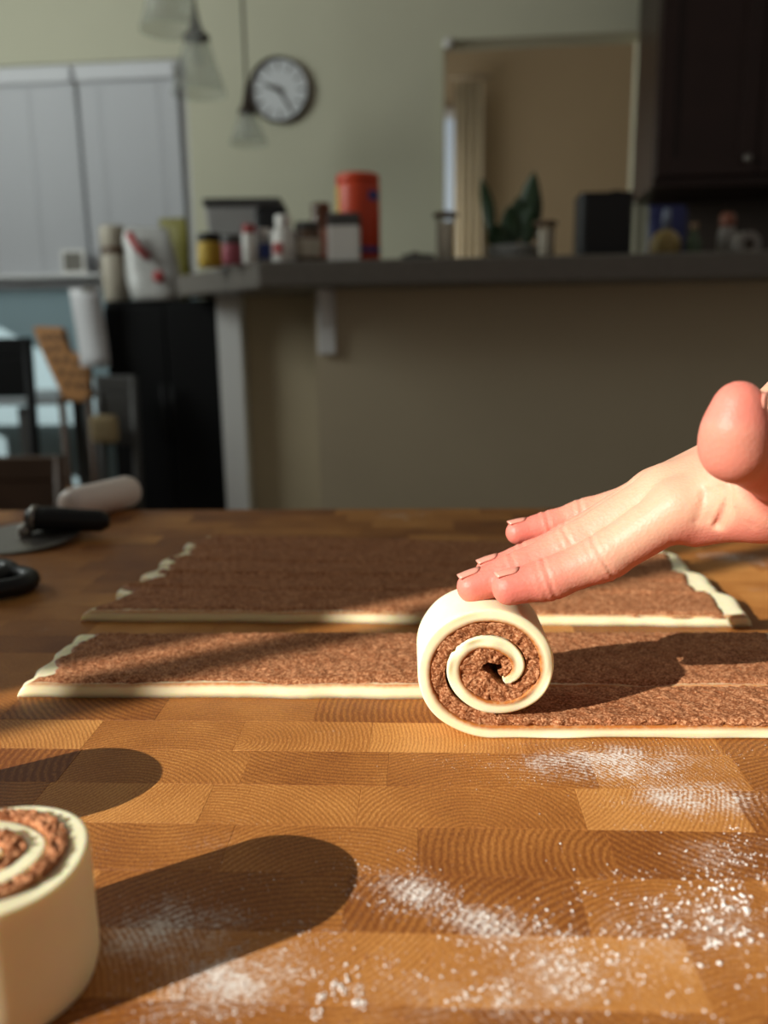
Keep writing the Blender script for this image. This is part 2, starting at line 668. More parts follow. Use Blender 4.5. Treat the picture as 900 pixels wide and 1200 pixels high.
# back wall with a blind-covered window and an opening into the next room
wr = W(224, 200, YB)[0]
wtop = W(110, 72, YB)[2]
wbot = W(110, 338, YB)[2]
wl = -2.45
ol = W(519, 170, YB)[0]
orr = W(747, 170, YB)[0]
otop = W(640, 43, YB)[2]
obot = 0.98
structure(multi_box('wall_back', [
    (XL, wl, YB, YB + T, wbot, 3.3), (wl, wr, YB, YB + T, wtop, 3.3), (wr, ol, YB, YB + T, 0.9, 3.3),
    (ol, orr, YB, YB + T, otop, 3.3), (orr, 3.2, YB, YB + T, 0.0, 3.3), (wr, orr, YB, YB + T, 0.0, 0.9)], WALL))
structure(box('wall_back_lower', XL, wr - 0.001, YB + 0.004, YB + T, 0.0, wbot, WALL_BLUE), 'pale blue-grey lower wall under the window')
# room beyond the opening
structure(box('wall_beyond', -0.94, 3.2, 5.2, 5.3, 0, 3.3, mat('warm_beige_wall_paint', (0.50, 0.40, 0.27), 0.85, 0.04, 6)))
structure(box('wall_beyond_left', -0.94, -0.84, YB + T, 5.2, 0, 3.3, WALL))
structure(multi_box('trim_1', [(ol - 0.008, ol + 0.004, YB - 0.012, YB + T, obot, otop), (orr - 0.004, orr + 0.008, YB - 0.012, YB + T, obot, otop),
                               (ol - 0.008, orr + 0.008, YB - 0.012, YB + T, otop, otop + 0.012)], WALL))

# window_3: casing, then two blinds of single slats
win = structure(multi_box('window_3', [(wl, wr, YB + 0.02, YB + 0.05, wtop - 0.06, wtop), (wl, wr, YB + 0.02, YB + 0.05, wbot, wbot + 0.04),
                                       (wr - 0.03, wr, YB + 0.02, YB + 0.05, wbot, wtop), (wl, wl + 0.03, YB + 0.02, YB + 0.05, wbot, wtop)], TRIMW))
panes = box('pane', wl + 0.03, wr - 0.03, YB + 0.085, YB + 0.09, wbot + 0.04, wtop - 0.06, mat('dim_window_glass', (0.25, 0.27, 0.30), 0.2, 0.05, 5), win)
mid = W(98, 200, YB)[0]
nsl = 25
zs0, zs1 = wbot + 0.03, wtop - 0.075
pitch_s = (zs1 - zs0) / nsl
for bi, (a, b_, lab) in enumerate([(wl + 0.04, mid - 0.008, 'left white slatted blind closed over the window, beyond the grey bag'),
                                   (mid + 0.008, wr - 0.035, 'right white slatted blind closed over the window, next to the olive wall')]):
    t = thing('window_blind', lab, 'blind', ((a + b_) / 2, YB - 0.005, zs0 - 0.02), 0, 'white window blinds')
    hw = (b_ - a) / 2
    zb = zs0 - 0.02
    box('headrail', -hw, hw, -0.03, 0.02, zs1 - zb, zs1 - zb + 0.055, BLIND, t, 0.004)
    box('bottom_rail', -hw, hw, -0.014, 0.014, 0.0, 0.016, BLIND, t, 0.003)
    bm = add_box(bmesh.new(), -hw, hw, -0.0018, 0.0018, -pitch_s * 0.56, pitch_s * 0.56)
    first = bm_obj('slat', bm, BLIND, t)
    for k in range(nsl):
        s = first if k == 0 else first.copy()
        if k:
            COL.objects.link(s)
            s.parent = t
        s.location = (0, 0, 0.026 + (k + 0.5) * pitch_s)
        s.rotation_euler = (math.radians(33), 0, 0)
    for fx2 in (-0.6, 0.6):
        tube('ladder_cord', [(fx2 * hw, -0.012, 0.01), (fx2 * hw, -0.012, zs1 - zb)], 0.0012, BLIND, t, 6)

# half wall that carries the bar, left end recessed to put it in shade
YF = 2.12
pa = W(372, 460, YF)
pb = W(284, 460, 2.42)
pc = W(262, 460, 2.47)
barz1 = W(640, 300, 2.0)[2]
barz0 = barz1 - 0.058
pd = W(372, 460, 2.50)
structure(poly_prism('wall_bar', [(2.4, YF), (pa[0], YF), (pa[0], 2.50), (pb[0], 2.50), (pb[0], 2.62), (2.4, 2.62)][::-1], 0, barz0 - 0.0006, WALL_BEIGE),
          'beige half wall under the bar top')
structure(poly_prism('trim_2', [(pb[0] - 0.002, 2.44), (pc[0], 2.44), (pc[0], 2.61), (pb[0] - 0.002, 2.61)], 0, barz0 - 0.001, TRIMW), 'white end trim of the half wall')
ba = W(302, 310, 1.98)
bb = W(216, 310, 2.5)
bar = poly_prism('bar_top', [(2.5, 1.98), (ba[0], 1.98), (bb[0], 2.42), (bb[0] + 0.03, 2.66), (2.5, 2.66)][::-1], barz0, barz1, STONE, None, 0.006)
tag(bar, 'long dark grey stone bar top crowded with jars and packets', 'counter')

# upper cabinet
cl, cr_ = W(771, 100, 3.02)[0], W(771, 100, 3.02)[0] + 0.62
cb = W(830, 217, 3.02)[2]
cab = thing('wall_cabinet', 'dark espresso wall cabinet with a recessed panel door at upper right', 'cabinet', (cl, 3.02, cb))
ch = 0.92
cwid = cr_ - cl
box('body', 0, cwid, 0.02, 0.379, 0, ch, ESP, cab, 0.003)
dd = thing('door', '', '', (0, 0, 0))
del dd['label'], dd['category']
bpy.data.objects.remove(dd)
bm = bmesh.new()
dw = W(893, 100, 3.02)[0] - cl
fr = 0.058
add_box(bm, 0.004, fr, -0.004, 0.018, 0.03, ch - 0.01, 0.003)
add_box(bm, dw - fr, dw - 0.002, -0.004, 0.018, 0.03, ch - 0.01, 0.003)
add_box(bm, fr, dw - fr, -0.004, 0.018, 0.03, 0.03 + fr, 0.003)
add_box(bm, fr, dw - fr, -0.004, 0.018, ch - 0.01 - fr, ch - 0.01, 0.003)
add_box(bm, fr, dw - fr, 0.008, 0.016, 0.03 + fr, ch - 0.01 - fr)
door = bm_obj('door', bm, ESP, cab)
lathe('knob', [(0.004, 0), (0.004, 0.012), (0.012, 0.016), (0.013, 0.022), (0.008, 0.027)], STEEL, door, 16)
door.children[0].rotation_euler = (math.radians(90), 0, 0)
door.children[0].location = (dw - 0.035, -0.004, 0.075)
box('door', dw + 0.004, cwid - 0.004, -0.004, 0.018, 0.03, ch - 0.01, ESP, cab, 0.004)
structure(box('shade_panel', W(762, 250, 3.36)[0], 3.1, 3.385, 3.399, 0.95, cb + 0.02, mat('under_cabinet_shade', (0.05, 0.036, 0.028), 0.5, 0.2, 20)), 'wall panel under the cabinet, its dark brown standing for shade')  # panel added; the shade below the cabinet is put into its colour

# black cabinet under the bar's left end
xa, xb = W(128, 460, 2.5)[0], W(259, 460, 2.5)[0]
kz = min(W(190, 336, 2.5)[2], barz0 - 0.003)
bc = thing('base_cabinet', 'tall black cabinet standing left of the beige half wall', 'cabinet', ((xa + xb) / 2, 2.5, 0))
hw = (xb - xa) / 2
box('body', -hw, hw, 0.02, 0.45, 0.08, kz - 0.0, BLACKM, bc, 0.004)
box('plinth', -hw + 0.02, hw - 0.02, 0.05, 0.43, 0, 0.08, BLACKM, bc)
for s, a, b_ in ((0, -hw + 0.003, 0.012), (1, 0.016, hw - 0.003)):
    d = box('door', a, b_, 0.0, 0.019, 0.09, kz - 0.02, BLACKM, bc, 0.003)
    hx = 0.0 if s == 0 else 0.03
    tube('handle', [(hx, -0.022, kz - 0.42), (hx, -0.022, kz - 0.24)], 0.004, BLKPL, d, 8)
    for zz in (kz - 0.40, kz - 0.26):
        pass

# paper fixed to the cabinet's side
q0, q1 = W(81, 338, 2.44), W(128, 430, 2.44)
pp = thing('paper_sheet', 'plain white paper sheet hanging beside the tall black cabinet', 'paper', ((q0[0] + q1[0]) / 2, 2.46, q1[2]))
hh = q0[2] - q1[2]
ww = (q1[0] - q0[0]) / 2
vs, fs = [], []
for k in range(9):
    f = k / 8
    for s in (-1, 1):
        vs.append((s * ww * 0.9 + 0.012 * (1 - f) - 0.012, 0.004 * math.sin(f * 5) - 0.001, f * hh))
for k in range(8):
    fs.append((2 * k, 2 * k + 1, 2 * k + 3, 2 * k + 2))
sh = new_mesh('sheet', vs, fs, mat('white_paper', (0.55, 0.55, 0.57), 0.8, 0.03, 8), pp, True)
md = sh.modifiers.new('solid', 'SOLIDIFY')
md.thickness = 0.002
box('clip', -0.02, 0.02, -0.006, 0.012, hh - 0.012, hh + 0.006, STEEL, pp, 0.002)

# bracket under the bar
q = W(383, 375, YF)
br = thing('corbel', 'pale bracket fixed to the half wall under the bar top', 'bracket', (q[0], YF - 0.001, W(383, 415, YF)[2]))
bh = barz0 - br.location.z
box('back_plate', -0.022, 0.022, -0.012, 0.0, 0, bh - 0.0005, TRIMW, br, 0.002)
poly = poly_prism('arm', [(-0.012, 0), (-0.05, 0.0), (-0.012, -0.09)], -0.012, 0.012, TRIMW, br)
poly.rotation_euler = (math.radians(90), 0, math.radians(90))
poly.location = (0, 0, bh - 0.001)
structure(box('baseboard_bar', pa[0] + 0.002, 2.3, YF - 0.014, YF - 0.0005, 0.001, 0.09, TRIMW))

# ------------------------------------------------------------------ the wooden table and its blocks
TROT = YAW - math.radians(3.0)
tdir = Vector((math.cos(TROT), math.sin(TROT), 0))
far = room(P(300, 597))
tb_far = -far.x * math.sin(TROT) + far.y * math.cos(TROT)
TX0, TX1, TY0, TY1 = -0.80, 0.95, 0.0, tb_far
TH = 0.042
table = thing('butcher_block_table', 'honey brown butcher block table of end grain wooden blocks dusted with flour', 'table', (0, 0, 0), TROT)
RIM = WOOD
block_meshes = {}


def block_mesh(ln, wd):
    key = (round(ln, 4), round(wd, 4))
    if key not in block_meshes:
        g = 0.00001
        bm = bmesh.new()
        add_box(bm, -ln / 2 + g, ln / 2 - g, -wd / 2 + g, wd / 2 - g, -TH, 0)
        top = [e for e in bm.edges if all(v.co.z > -1e-6 for v in e.verts)]
        bmesh.ops.bevel(bm, geom=top, offset=0.00012, segments=1, affect='EDGES')
        me = bpy.data.meshes.new('plank')
        bm.to_mesh(me)
        bm.free()
        me.materials.append(WOOD)
        block_meshes[key] = me
    return block_meshes[key]


def project(p):
    q = np.array([p.x * cy_ + p.y * sy_, -p.x * sy_ + p.y * cy_, p.z - TZ - CAMH])
    d = q @ F_
    if d < 0.02:
        return None
    return 450 + 1000 * (q @ R_) / d, 600 - 1000 * (q @ U_) / d, d


nrow = 30
wd = (TY1 - TY0) / nrow
cand = []
for r in range(nrow):
    x = TX0 - random.choice([0.0, 0.02, 0.035, 0.05])
    yy = TY1 - (r + 0.5) * wd
    while x < TX1:
        ln = random.choice([0.06, 0.068, 0.076, 0.085])
        cxx = x + ln / 2
        wp = Vector((cxx * math.cos(TROT) - yy * math.sin(TROT), cxx * math.sin(TROT) + yy * math.cos(TROT), TZ))
        pr = project(wp)
        m_ = 1e9
        if pr:
            mx = max(-pr[0], pr[0] - 900, 0) + max(pr[1] - 1200, 0)
            m_ = mx * pr[2]
        cand.append((m_, cxx, yy, ln))
        x += ln
order = sorted(range(len(cand)), key=lambda i: cand[i][0])
near_set = set(order[:296])
rest = bmesh.new()
for i, (m_, cxx, yy, ln) in enumerate(cand):
    dz = random.uniform(-0.00012, 0.0)
    if i in near_set:
        o = bpy.data.objects.new('plank', block_mesh(ln, wd))
        COL.objects.link(o)
        o.parent = table
        o.location = (cxx, yy, TZ + dz)
    else:
        add_box(rest, cxx - ln / 2, cxx + ln / 2, yy - wd / 2, yy + wd / 2, TZ - TH, TZ + dz)
ro = bm_obj('planks_outside_view', rest, WOOD, table)
ro.name = 'block_field'
ro['kind'] = 'stuff'
box('apron', TX0 + 0.06, TX1 - 0.06, TY1 - 0.085, TY1 - 0.065, TZ - TH - 0.09, TZ - TH, DARKWOOD, table)
box('apron', TX0 + 0.06, TX1 - 0.06, TY0 + 0.065, TY0 + 0.085, TZ - TH - 0.09, TZ - TH, DARKWOOD, table)
for lx in (TX0 + 0.1, TX1 - 0.1):
    for ly in (TY0 + 0.1, TY1 - 0.1):
        box('leg', lx - 0.035, lx + 0.035, ly - 0.035, ly + 0.035, 0, TZ - TH, DARKWOOD, table, 0.004)

# ------------------------------------------------------------------ dough


def rect_loop(v0, v1, y0, y1, rad, nv=7, ny=8):
    """rounded rectangle in (v, y); returns list of (v, y)"""
    pts = []

    def seg(a, b, n):
        for k in range(n):
            f = k / n
            pts.append((a[0] + (b[0] - a[0]) * f, a[1] + (b[1] - a[1]) * f))

    def arc(cv, cy, a0, n=3):
        for k in range(n):
            a = a0 + (math.pi / 2) * k / n
            pts.append((cv + rad * math.cos(a), cy + rad * math.sin(a)))
    # front edge (y0): v0 -> v1, then up y, then back
    seg((v0 + rad, y0), (v1 - rad, y0), nv)
    arc(v1 - rad, y0 + rad, -math.pi / 2)
    seg((v1, y0 + rad), (v1, y1 - rad), ny)
    arc(v1 - rad, y1 - rad, 0)
    seg((v1 - rad, y1), (v0 + rad, y1), nv)
    arc(v0 + rad, y1 - rad, math.pi / 2)
    seg((v0, y1 - rad), (v0, y0 + rad), ny)
    arc(v0 + rad, y0 + rad, math.pi)
    return pts


def sweep(name, path, normals, loop_fn, material, parent, to3, disp=None, stain_fn=None):
    vs, st = [], []
    m = None
    for i, (p, n) in enumerate(zip(path, normals)):
        loop = loop_fn(i)
        m = len(loop)
        for (v, y) in loop:
            vv, yy = v, y
            if disp:
                vv, yy = disp(i, v, y, p[0] + n[0] * v, p[1] + n[1] * v)
            vs.append(to3(p[0] + n[0] * vv, p[1] + n[1] * vv, yy))
            st.append(stain_fn(i, v, y) if stain_fn else 0.0)
    fs = []
    k = len(path)
    for i in range(k - 1):
        for j in range(m):
            j2 = (j + 1) % m
            fs.append((i * m + j, i * m + j2, (i + 1) * m + j2, (i + 1) * m + j))
    fs.append(tuple(range(m))[::-1])
    fs.append(tuple((k - 1) * m + j for j in range(m)))
    o = new_mesh(name, vs, fs, material, parent, True)
    bm = bmesh.new()
    bm.from_mesh(o.data)
    bmesh.ops.recalc_face_normals(bm, faces=bm.faces)
    bm.to_mesh(o.data)
    bm.free()
    set_attr(o, 'stain', st)
    return o


DT = 0.0062      # dough thickness


def spiral(cz, r0, pitch, phi_max, n, squash=1.0, wob=0.0, seed=0):
    pts, nor = [], []
    for k in range(n + 1):
        ph = phi_max * k / n
        r = r0 - pitch * ph / (2 * math.pi) + wob * math.sin(2.3 * ph + seed) * min(1, ph)
        pts.append((-r * math.sin(ph), cz - r * squash * math.cos(ph)))
        nor.append((math.sin(ph), math.cos(ph)))
    return pts, nor


# --- near strip, being rolled up
fa, fb = P(545, 866), P(900, 866)
ang = math.atan2(fb[1] - fa[1], fb[0] - fa[0])
cen = P(577, 866)
base = room(cen)
ns = thing('rolled_dough_strip', 'pale dough strip spread with cinnamon sugar, its left end rolled up under the hand', 'dough', base, YAW + ang)
RW = 0.0385
SQ = 0.885
RO = 0.0370 - DT / 2
CZ = DT / 2 + SQ * RO
sp_pts, sp_nor = spiral(CZ, RO, 0.0134, math.radians(684), 260, SQ, 0.0005, 1.0)
flat = [(u, DT / 2) for u in np.linspace(0.32, 0.0006, 150)]
path = flat + sp_pts
nrm = [(0, 1)] * len(flat) + sp_nor
nfl = len(flat)
ntot = len(path)


def to_local(u, w, y):
    return (u, y, w)


def taper(i):
    f = (i - (ntot - 26)) / 26
    return 1.0 if f < 0 else max(0.25, 1 - 0.75 * f * f)


def dough_loop(i):
    t = DT / 2 * taper(i)
    if i < 6:
        t *= 0.5 + 0.5 * math.sqrt(i / 6)
    return rect_loop(-t, t, 0.0, RW, 0.0011 if t > 0.0018 else 0.0006, 8, 8)


def dough_disp(i, v, y, u, w):
    s = i * 0.0016
    return v * (1 + 0.07 * float(vnoise(s * 70, y * 40, 3))), y + 0.0007 * float(vnoise(s * 60, v * 300, 5)) * (1 if y < RW / 2 else 2)


def dough_stain(i, v, y):
    f = (v - DT / 2 + 0.0025) / 0.0019
    return max(0.0, min(1.0, f)) * 1.0


sweep('dough', path, nrm, dough_loop, DOUGH, ns, to_local, dough_disp, dough_stain)

# filling between the turns; fine rings so that the sugar grains have relief
ft_flat = 0.0026


def resample(pts, nors, step):
    out, on = [], []
    for i in range(len(pts) - 1):
        a, b = np.array(pts[i]), np.array(pts[i + 1])
        d = np.linalg.norm(b - a)
        k = max(1, int(round(d / step)))
        for j in range(k):
            f = j / k
            out.append(tuple(a + (b - a) * f))
            nn = np.array(nors[i]) * (1 - f) + np.array(nors[i + 1]) * f
            on.append(tuple(nn / np.linalg.norm(nn)))
    return out, on


fp, fnr = resample(path[4:], nrm[4:], 0.0011)
nf = len(fp)
us = np.array([p[0] for p in fp])
i_roll = int(np.argmax(us < 0.001)) if (us < 0.001).any() else nf


phis = np.unwrap([math.atan2(n[0], n[1]) for n in fnr])
PH_END = math.radians(684)


def fill_thick(i):
    # grows from a spread layer to the filled gap between turns, then packs the core
    if i < i_roll:
        k = max(0.0, 1 - (i_roll - i) / 26.0)
        return ft_flat + 0.0026 * k
    ph = phis[i]
    a = max(0.0, ph - (PH_END - 2 * math.pi))
    r = RO - 0.0134 * ph / (2 * math.pi)
    return max(0.002, min(0.0061 + 0.0075 * a, r * SQ - DT / 2 - 0.0026)) if a > 0 else 0.0061


def fill_loop(i):
    th = fill_thick(i)
    r = min(0.0007, th * 0.3)
    f = (nf - 1 - i) / 14
    if f < 1:
        th *= max(0.8, f)
    return rect_loop(DT / 2 - 0.0006, DT / 2 + th, 0.0007, RW - 0.0012, r, 7, 44)


def fill_disp(i, v, y, u, w):
    vv, yy = v, y
    if v > DT / 2 + 0.0008:
        fl = 1.0 if i < i_roll - 20 else 0.5
        vv = v + (float(vnoise(u * 1000, y * 1000, 2)) * 0.00030 + float(vnoise(u * 420, y * 420, 4)) * 0.00030) * fl
        if i < i_roll and y < 0.004:
            vv -= 0.0009 * (1 - y / 0.004) ** 2
    if y < 0.003:
        yy = y + 0.0006 * float(vnoise(u * 900, w * 900, 6)) + 0.0007 * float(vnoise(u * 330, w * 330, 8)) + 0.0001
    return vv, yy


sweep('filling', fp, fnr, fill_loop, FILL, ns, to_local, fill_disp)


# --- flat strips: height fields with a cut front edge and ragged ends
def sheet(name, label, fl, fr, bl, br_, ragl, ragr, inset_l, inset_r, thick=0.0067, grooves=(), seed=0, step=0.0016, insf=0.0016, group=None):
    """fl.. are heading-frame xy corners (front-left, front-right, back-left, back-right)"""
    fl, fr, bl, br_ = [np.array(v[:2], float) for v in (fl, fr, bl, br_)]
    org = room((*((fl + fr) / 2), 0))
    t = thing(name, label, 'dough', org, YAW, group)
    o2 = (fl + fr) / 2
    depth = np.linalg.norm((bl + br_) / 2 - o2)
    length = np.linalg.norm(fr - fl)

    def axis(n_len, st, dense):
        inner = np.linspace(dense[-1], n_len - dense[-1], max(4, int(n_len / st)))
        return np.concatenate([dense[:-1], inner, n_len - np.array(dense[:-1])[::-1]])

    def build(part, ins_f, ins_b, ins_l, ins_r, zfun, st, material, stain):
        dn = [0, 0.00012, 0.0004, 0.0009, 0.0016]
        dl = [0, 0.0003, 0.001, 0.002, 0.0035, 0.0055]
        A = axis(length, st, dl)
        B = axis(depth, st, dn)
        aa, bb_ = np.meshgrid(A, B)
        fb_ = bb_ / depth
        L0 = fl[None, None] * (1 - fb_[..., None]) + bl[None, None] * fb_[..., None]
        R0 = fr[None, None] * (1 - fb_[..., None]) + br_[None, None] * fb_[..., None]
        lx = L0[..., 0] + ragl(fb_) + ins_l(fb_)
        rx_ = R0[..., 0] + ragr(fb_) - ins_r(fb_)
        f = aa / length
        x = lx + (rx_ - lx) * f
        y = (L0[..., 1] * (1 - f) + R0[..., 1] * f)
        wob = 0.0009 * vnoise(x * 45, fb_ * 0 + seed, 9) + 0.0003 * vnoise(x * 300, fb_ * 0 + seed, 19)
        y = y + wob * (1 - fb_) + ins_f(x) * (1 - fb_) - ins_b * fb_
        de_f, de_b = bb_, depth - bb_
        wl_ = (rx_ - lx) / length
        de_l, de_r = aa * wl_, (length - aa) * wl_
        z = zfun(x, y, de_f, de_b, de_l, de_r, fb_)
        ny_, nx_ = x.shape
        top = np.stack([x - o2[0], y - o2[1], z], -1).reshape(-1, 3)
        fs = []
        for j in range(ny_ - 1):
            r0 = j * nx_
            for i in range(nx_ - 1):
                fs.append((r0 + i, r0 + i + 1, r0 + nx_ + i + 1, r0 + nx_ + i))
        ring = [i for i in range(nx_)] + [j * nx_ + nx_ - 1 for j in range(1, ny_)] + [(ny_ - 1) * nx_ + i for i in range(nx_ - 2, -1, -1)] + [j * nx_ for j in range(ny_ - 2, 0, -1)]
        fs.append(tuple(ring[::-1]))
        o = new_mesh(part, top, fs, material, t, True)
        if stain is not None:
            set_attr(o, 'stain', stain(de_f, de_b, de_l, de_r, z).reshape(-1))
        return o

    def rnd(d, w):
        q_ = np.clip(d / w, 0, 1)
        return np.sqrt(np.clip(1 - (1 - q_) ** 2, 0, 1))

    def zd(x, y, f, b, l, r, fb_):
        e = rnd(f, 0.0013) * rnd(b, 0.0013) * rnd(l, 0.006) * rnd(r, 0.005)
        return e * thick * (1 + 0.06 * vnoise(x * 40, y * 40, seed)) + 0.0

    def zf(x, y, f, b, l, r, fb_):
        e = np.clip(f / 0.005, 0, 1) ** 0.7 * rnd(b, 0.0016) * rnd(l, 0.004) * rnd(r, 0.004)
        g = 0.0013 + 0.0004 * vnoise(x * 900, y * 900, seed + 1) + 0.0003 * vnoise(x * 400, y * 400, seed + 2) + 0.0005 * vnoise(x * 50, y * 90, seed + 3)
        for gv, amp in grooves:
            gw = gv + 0.012 * vnoise(x * 12, x * 0 + gv * 9, seed + 4)
            g = g + amp * np.exp(-((fb_ - gw) / 0.007) ** 2)
        return thick - 0.0012 + e * (0.0012 + np.maximum(g, 0.0002))

    dz = lambda fb_: np.zeros_like(fb_)
    build('dough', lambda x: 0 * x, 0.0, dz, dz, zd, 0.004, DOUGH,
          lambda f, b, l, r, z: np.clip((z / thick - 0.66) / 0.34, 0, 1) ** 1.5 * np.clip(1 - (f - 0.0016) / 0.0015, 0, 1) * 0.9)
    build('filling', lambda x: insf + 0.0009 * vnoise(x * 170, x * 0 + 3.3, seed + 7), 0.0015, inset_l, inset_r, zf, step, FILL, None)
    return t


def rag(seed, amp, nl):
    def f(fb_):
        w = fb_ * nl + 0.25 * vnoise(fb_ * nl * 0.8, fb_ * 0 + seed, seed)
        fr_ = w - np.floor(w)
        saw = np.where(fr_ < 0.82, (fr_ / 0.82) ** 0.8, (1 - fr_) / 0.18)
        return amp * saw * (0.6 + 0.4 * vnoise(np.floor(w) * 1.7, fb_ * 0 + seed, seed + 2)) * np.clip(fb_ * 14, 0, 1) + 0.12 * amp * vnoise(fb_ * nl * 6, fb_ * 0 + seed, seed + 1)
    return f


def ins(seed, a, b, freq):
    def f(fb_):
        return a + b * (0.5 + 0.5 * vnoise(fb_ * freq, fb_ * 0 + seed, seed))
    return f


# middle strip: runs on behind the roll and the near strip
ml, mr_ = P(20, 817), P(490, 819)
d_ = (mr_ - ml) / np.linalg.norm(mr_ - ml)
mfr = mr_ + d_ * 0.21
mbl, mbr = P(78, 744, DT), P(905, 742, DT)
sheet('dough_strip', 'middle strip of dough with cinnamon sugar, lying between the roll and the large sheet', ml, mfr, mbl, mbr,
      rag(3, 0.012, 3.0), rag(5, 0.006, 4), ins(2, 0.003, 0.010, 7), ins(4, 0.004, 0.006, 4), seed=21, step=0.0013)

# large rear sheet with faint score lines
rl, rr = P(95, 728), P(882, 735)
rbl, rbr = P(228, 628, DT), P(772, 640, DT)
sheet('dough_sheet', 'large sheet of dough with cinnamon sugar and faint score lines, behind the strips', rl, rr, rbl, rbr,
      rag(13, 0.016, 4.6), rag(15, 0.010, 3.4), ins(12, 0.003, 0.012, 9), ins(14, 0.009, 0.009, 5),
      grooves=((0.24, 0.0016), (0.42, 0.0015), (0.60, 0.0013), (0.79, 0.0012)), seed=41, step=0.0018)


# --- standing rolls
def standing_roll(label, c, seed, rot):
    HR = 0.0392
    R1 = 0.0292
    org = room(c)
    t = thing('cinnamon_roll', label, 'cinnamon roll', org, rot, 'unbaked cinnamon rolls standing on end')
    ph_max = math.radians(360 * 2.4)
    n = 260
    path, nor = [], []
    for k in range(n + 1):
        ph = ph_max * k / n
        r = R1 + 0.0035 - DT / 2 - 0.0112 * ph / (2 * math.pi) + 0.0004 * math.sin(2.1 * ph + seed)
        if ph < 1.3:
            r -= 0.0048 * (1 - ph / 1.3) ** 2      # the loose end is tucked in
        path.append((-r * math.sin(ph), -r * math.cos(ph)))
        nor.append((math.sin(ph), math.cos(ph)))

    def to3(u, w, y):      # y is height here; the wall bulges a little low down
        f = 1 + 0.012 * (1 - y / HR) - 0.05 * math.exp(-(y / 0.0035) ** 2)
        return (u * f, w * f, y)

    def lp(i):
        t_ = DT / 2
        if i < 18:
            t_ *= 0.30 + 0.70 * (i / 18)
        if i > n - 24:
            t_ *= max(0.3, 1 - ((i - n + 24) / 24) ** 2)
        return rect_loop(-t_, t_, 0.0, HR, 0.0010 if t_ > 0.002 else 0.0005, 8, 10)

    def ds(i, v, y, u, w):
        top = 0.0012 * float(vnoise(i * 0.06, v * 60, seed)) if y > HR / 2 else 0.0
        return v * (1 + 0.05 * float(vnoise(i * 0.12, y * 60, seed + 1))), y + top

    def st(i, v, y):
        return max(0.0, min(1.0, (v - DT / 2 + 0.0016) / 0.0016)) * 0.8
    sweep('dough', path, nor, lp, DOUGH, t, to3, ds, st)
    p2, n2 = resample(path, nor, 0.0007)
    m = len(p2)

    def lp2(i):
        th = 0.0047 * (1.0 if m - 1 - i > 20 else max(0.3, (m - 1 - i) / 20)) * min(1.0, 0.35 + i / 90)
        return rect_loop(DT / 2 - 0.0006, DT / 2 + th, 0.0015, HR + 0.0004, min(0.0008, th * 0.3), 12, 10)

    def ds2(i, v, y, u, w):
        g = 0.0
        if y > HR - 0.003:
            g = 0.0007 * float(vnoise(u * 1100, w * 1100, seed + 3)) + 0.0005 * float(vnoise(u * 500, w * 500, seed + 5)) + 0.0007
        return v, y + g
    sweep('filling', p2, n2, lp2, FILL, t, to3, ds2)
    return t


c1 = P(-28, 1009, 0.0392)
c1[2] = 0
standing_roll('unbaked cinnamon roll standing on end at the lower left corner of the table', c1, 3, -2.2)
c2 = np.array([-0.196, 0.277, 0])
standing_roll('unbaked cinnamon roll just outside the left edge, casting the upper round shadow', c2, 8, -1.6)

# ------------------------------------------------------------------ flour and crumbs (nobody could count them)


def scatter(name, label, cat, spots, material, seed, dens=1.0):
    rg = np.random.default_rng(seed)
    vs, fs = [], []
    oct_v = np.array([(1, 0, 0), (-1, 0, 0), (0, 1, 0), (0, -1, 0), (0, 0, 1), (0, 0, -0.3)], float)
    oct_f = [(0, 2, 4), (2, 1, 4), (1, 3, 4), (3, 0, 4), (2, 0, 5), (1, 2, 5), (3, 1, 5), (0, 3, 5)]
    org = room((0, 0.25, 0))
    for (px, py, hx, hy, turn, cnt, smin_, smax_) in spots:
        c = P(px, py)
        ax = np.linalg.norm(P(px + hx, py) - c)
        ay = np.linalg.norm(P(px, py - hy) - c)
        # small sub-clusters so that the dust clumps
        k = max(3, int(cnt / 22))
        cc = rg.normal(0, 0.75, (k, 2))
        for _ in range(int(cnt * dens)):
            b = cc[rg.integers(k)] + rg.normal(0, 0.16, 2)
            if rg.random() < 0.22:
                b = rg.normal(0, 0.8, 2)
            ca, sa = math.cos(turn), math.sin(turn)
            x, y = b[0] * ax, b[1] * ay
            p = np.array([c[0] + x * ca - y * sa, c[1] + x * sa + y * ca])
            s = 0.8 * (smin_ + (smax_ - smin_) * rg.random() ** 5)
            rr_ = room((p[0], p[1], 0))
            ra = rg.random() * 6.28
            i0 = len(vs)
            sc = np.array([s * (0.7 + 0.6 * rg.random()), s * (0.7 + 0.6 * rg.random()), s * 0.75])
            for v in oct_v * sc:
                vs.append((rr_.x - org.x + v[0] * math.cos(ra) - v[1] * math.sin(ra), rr_.y - org.y + v[0] * math.sin(ra) + v[1] * math.cos(ra), v[2] + s * 0.2))
            fs.extend([(a + i0, b_ + i0, c_ + i0) for a, b_, c_ in oct_f])
    o = new_mesh(name, vs, fs, material, None, False)
    o.location = org
    o['kind'] = 'stuff'
    tag(o, label, cat)
    return o


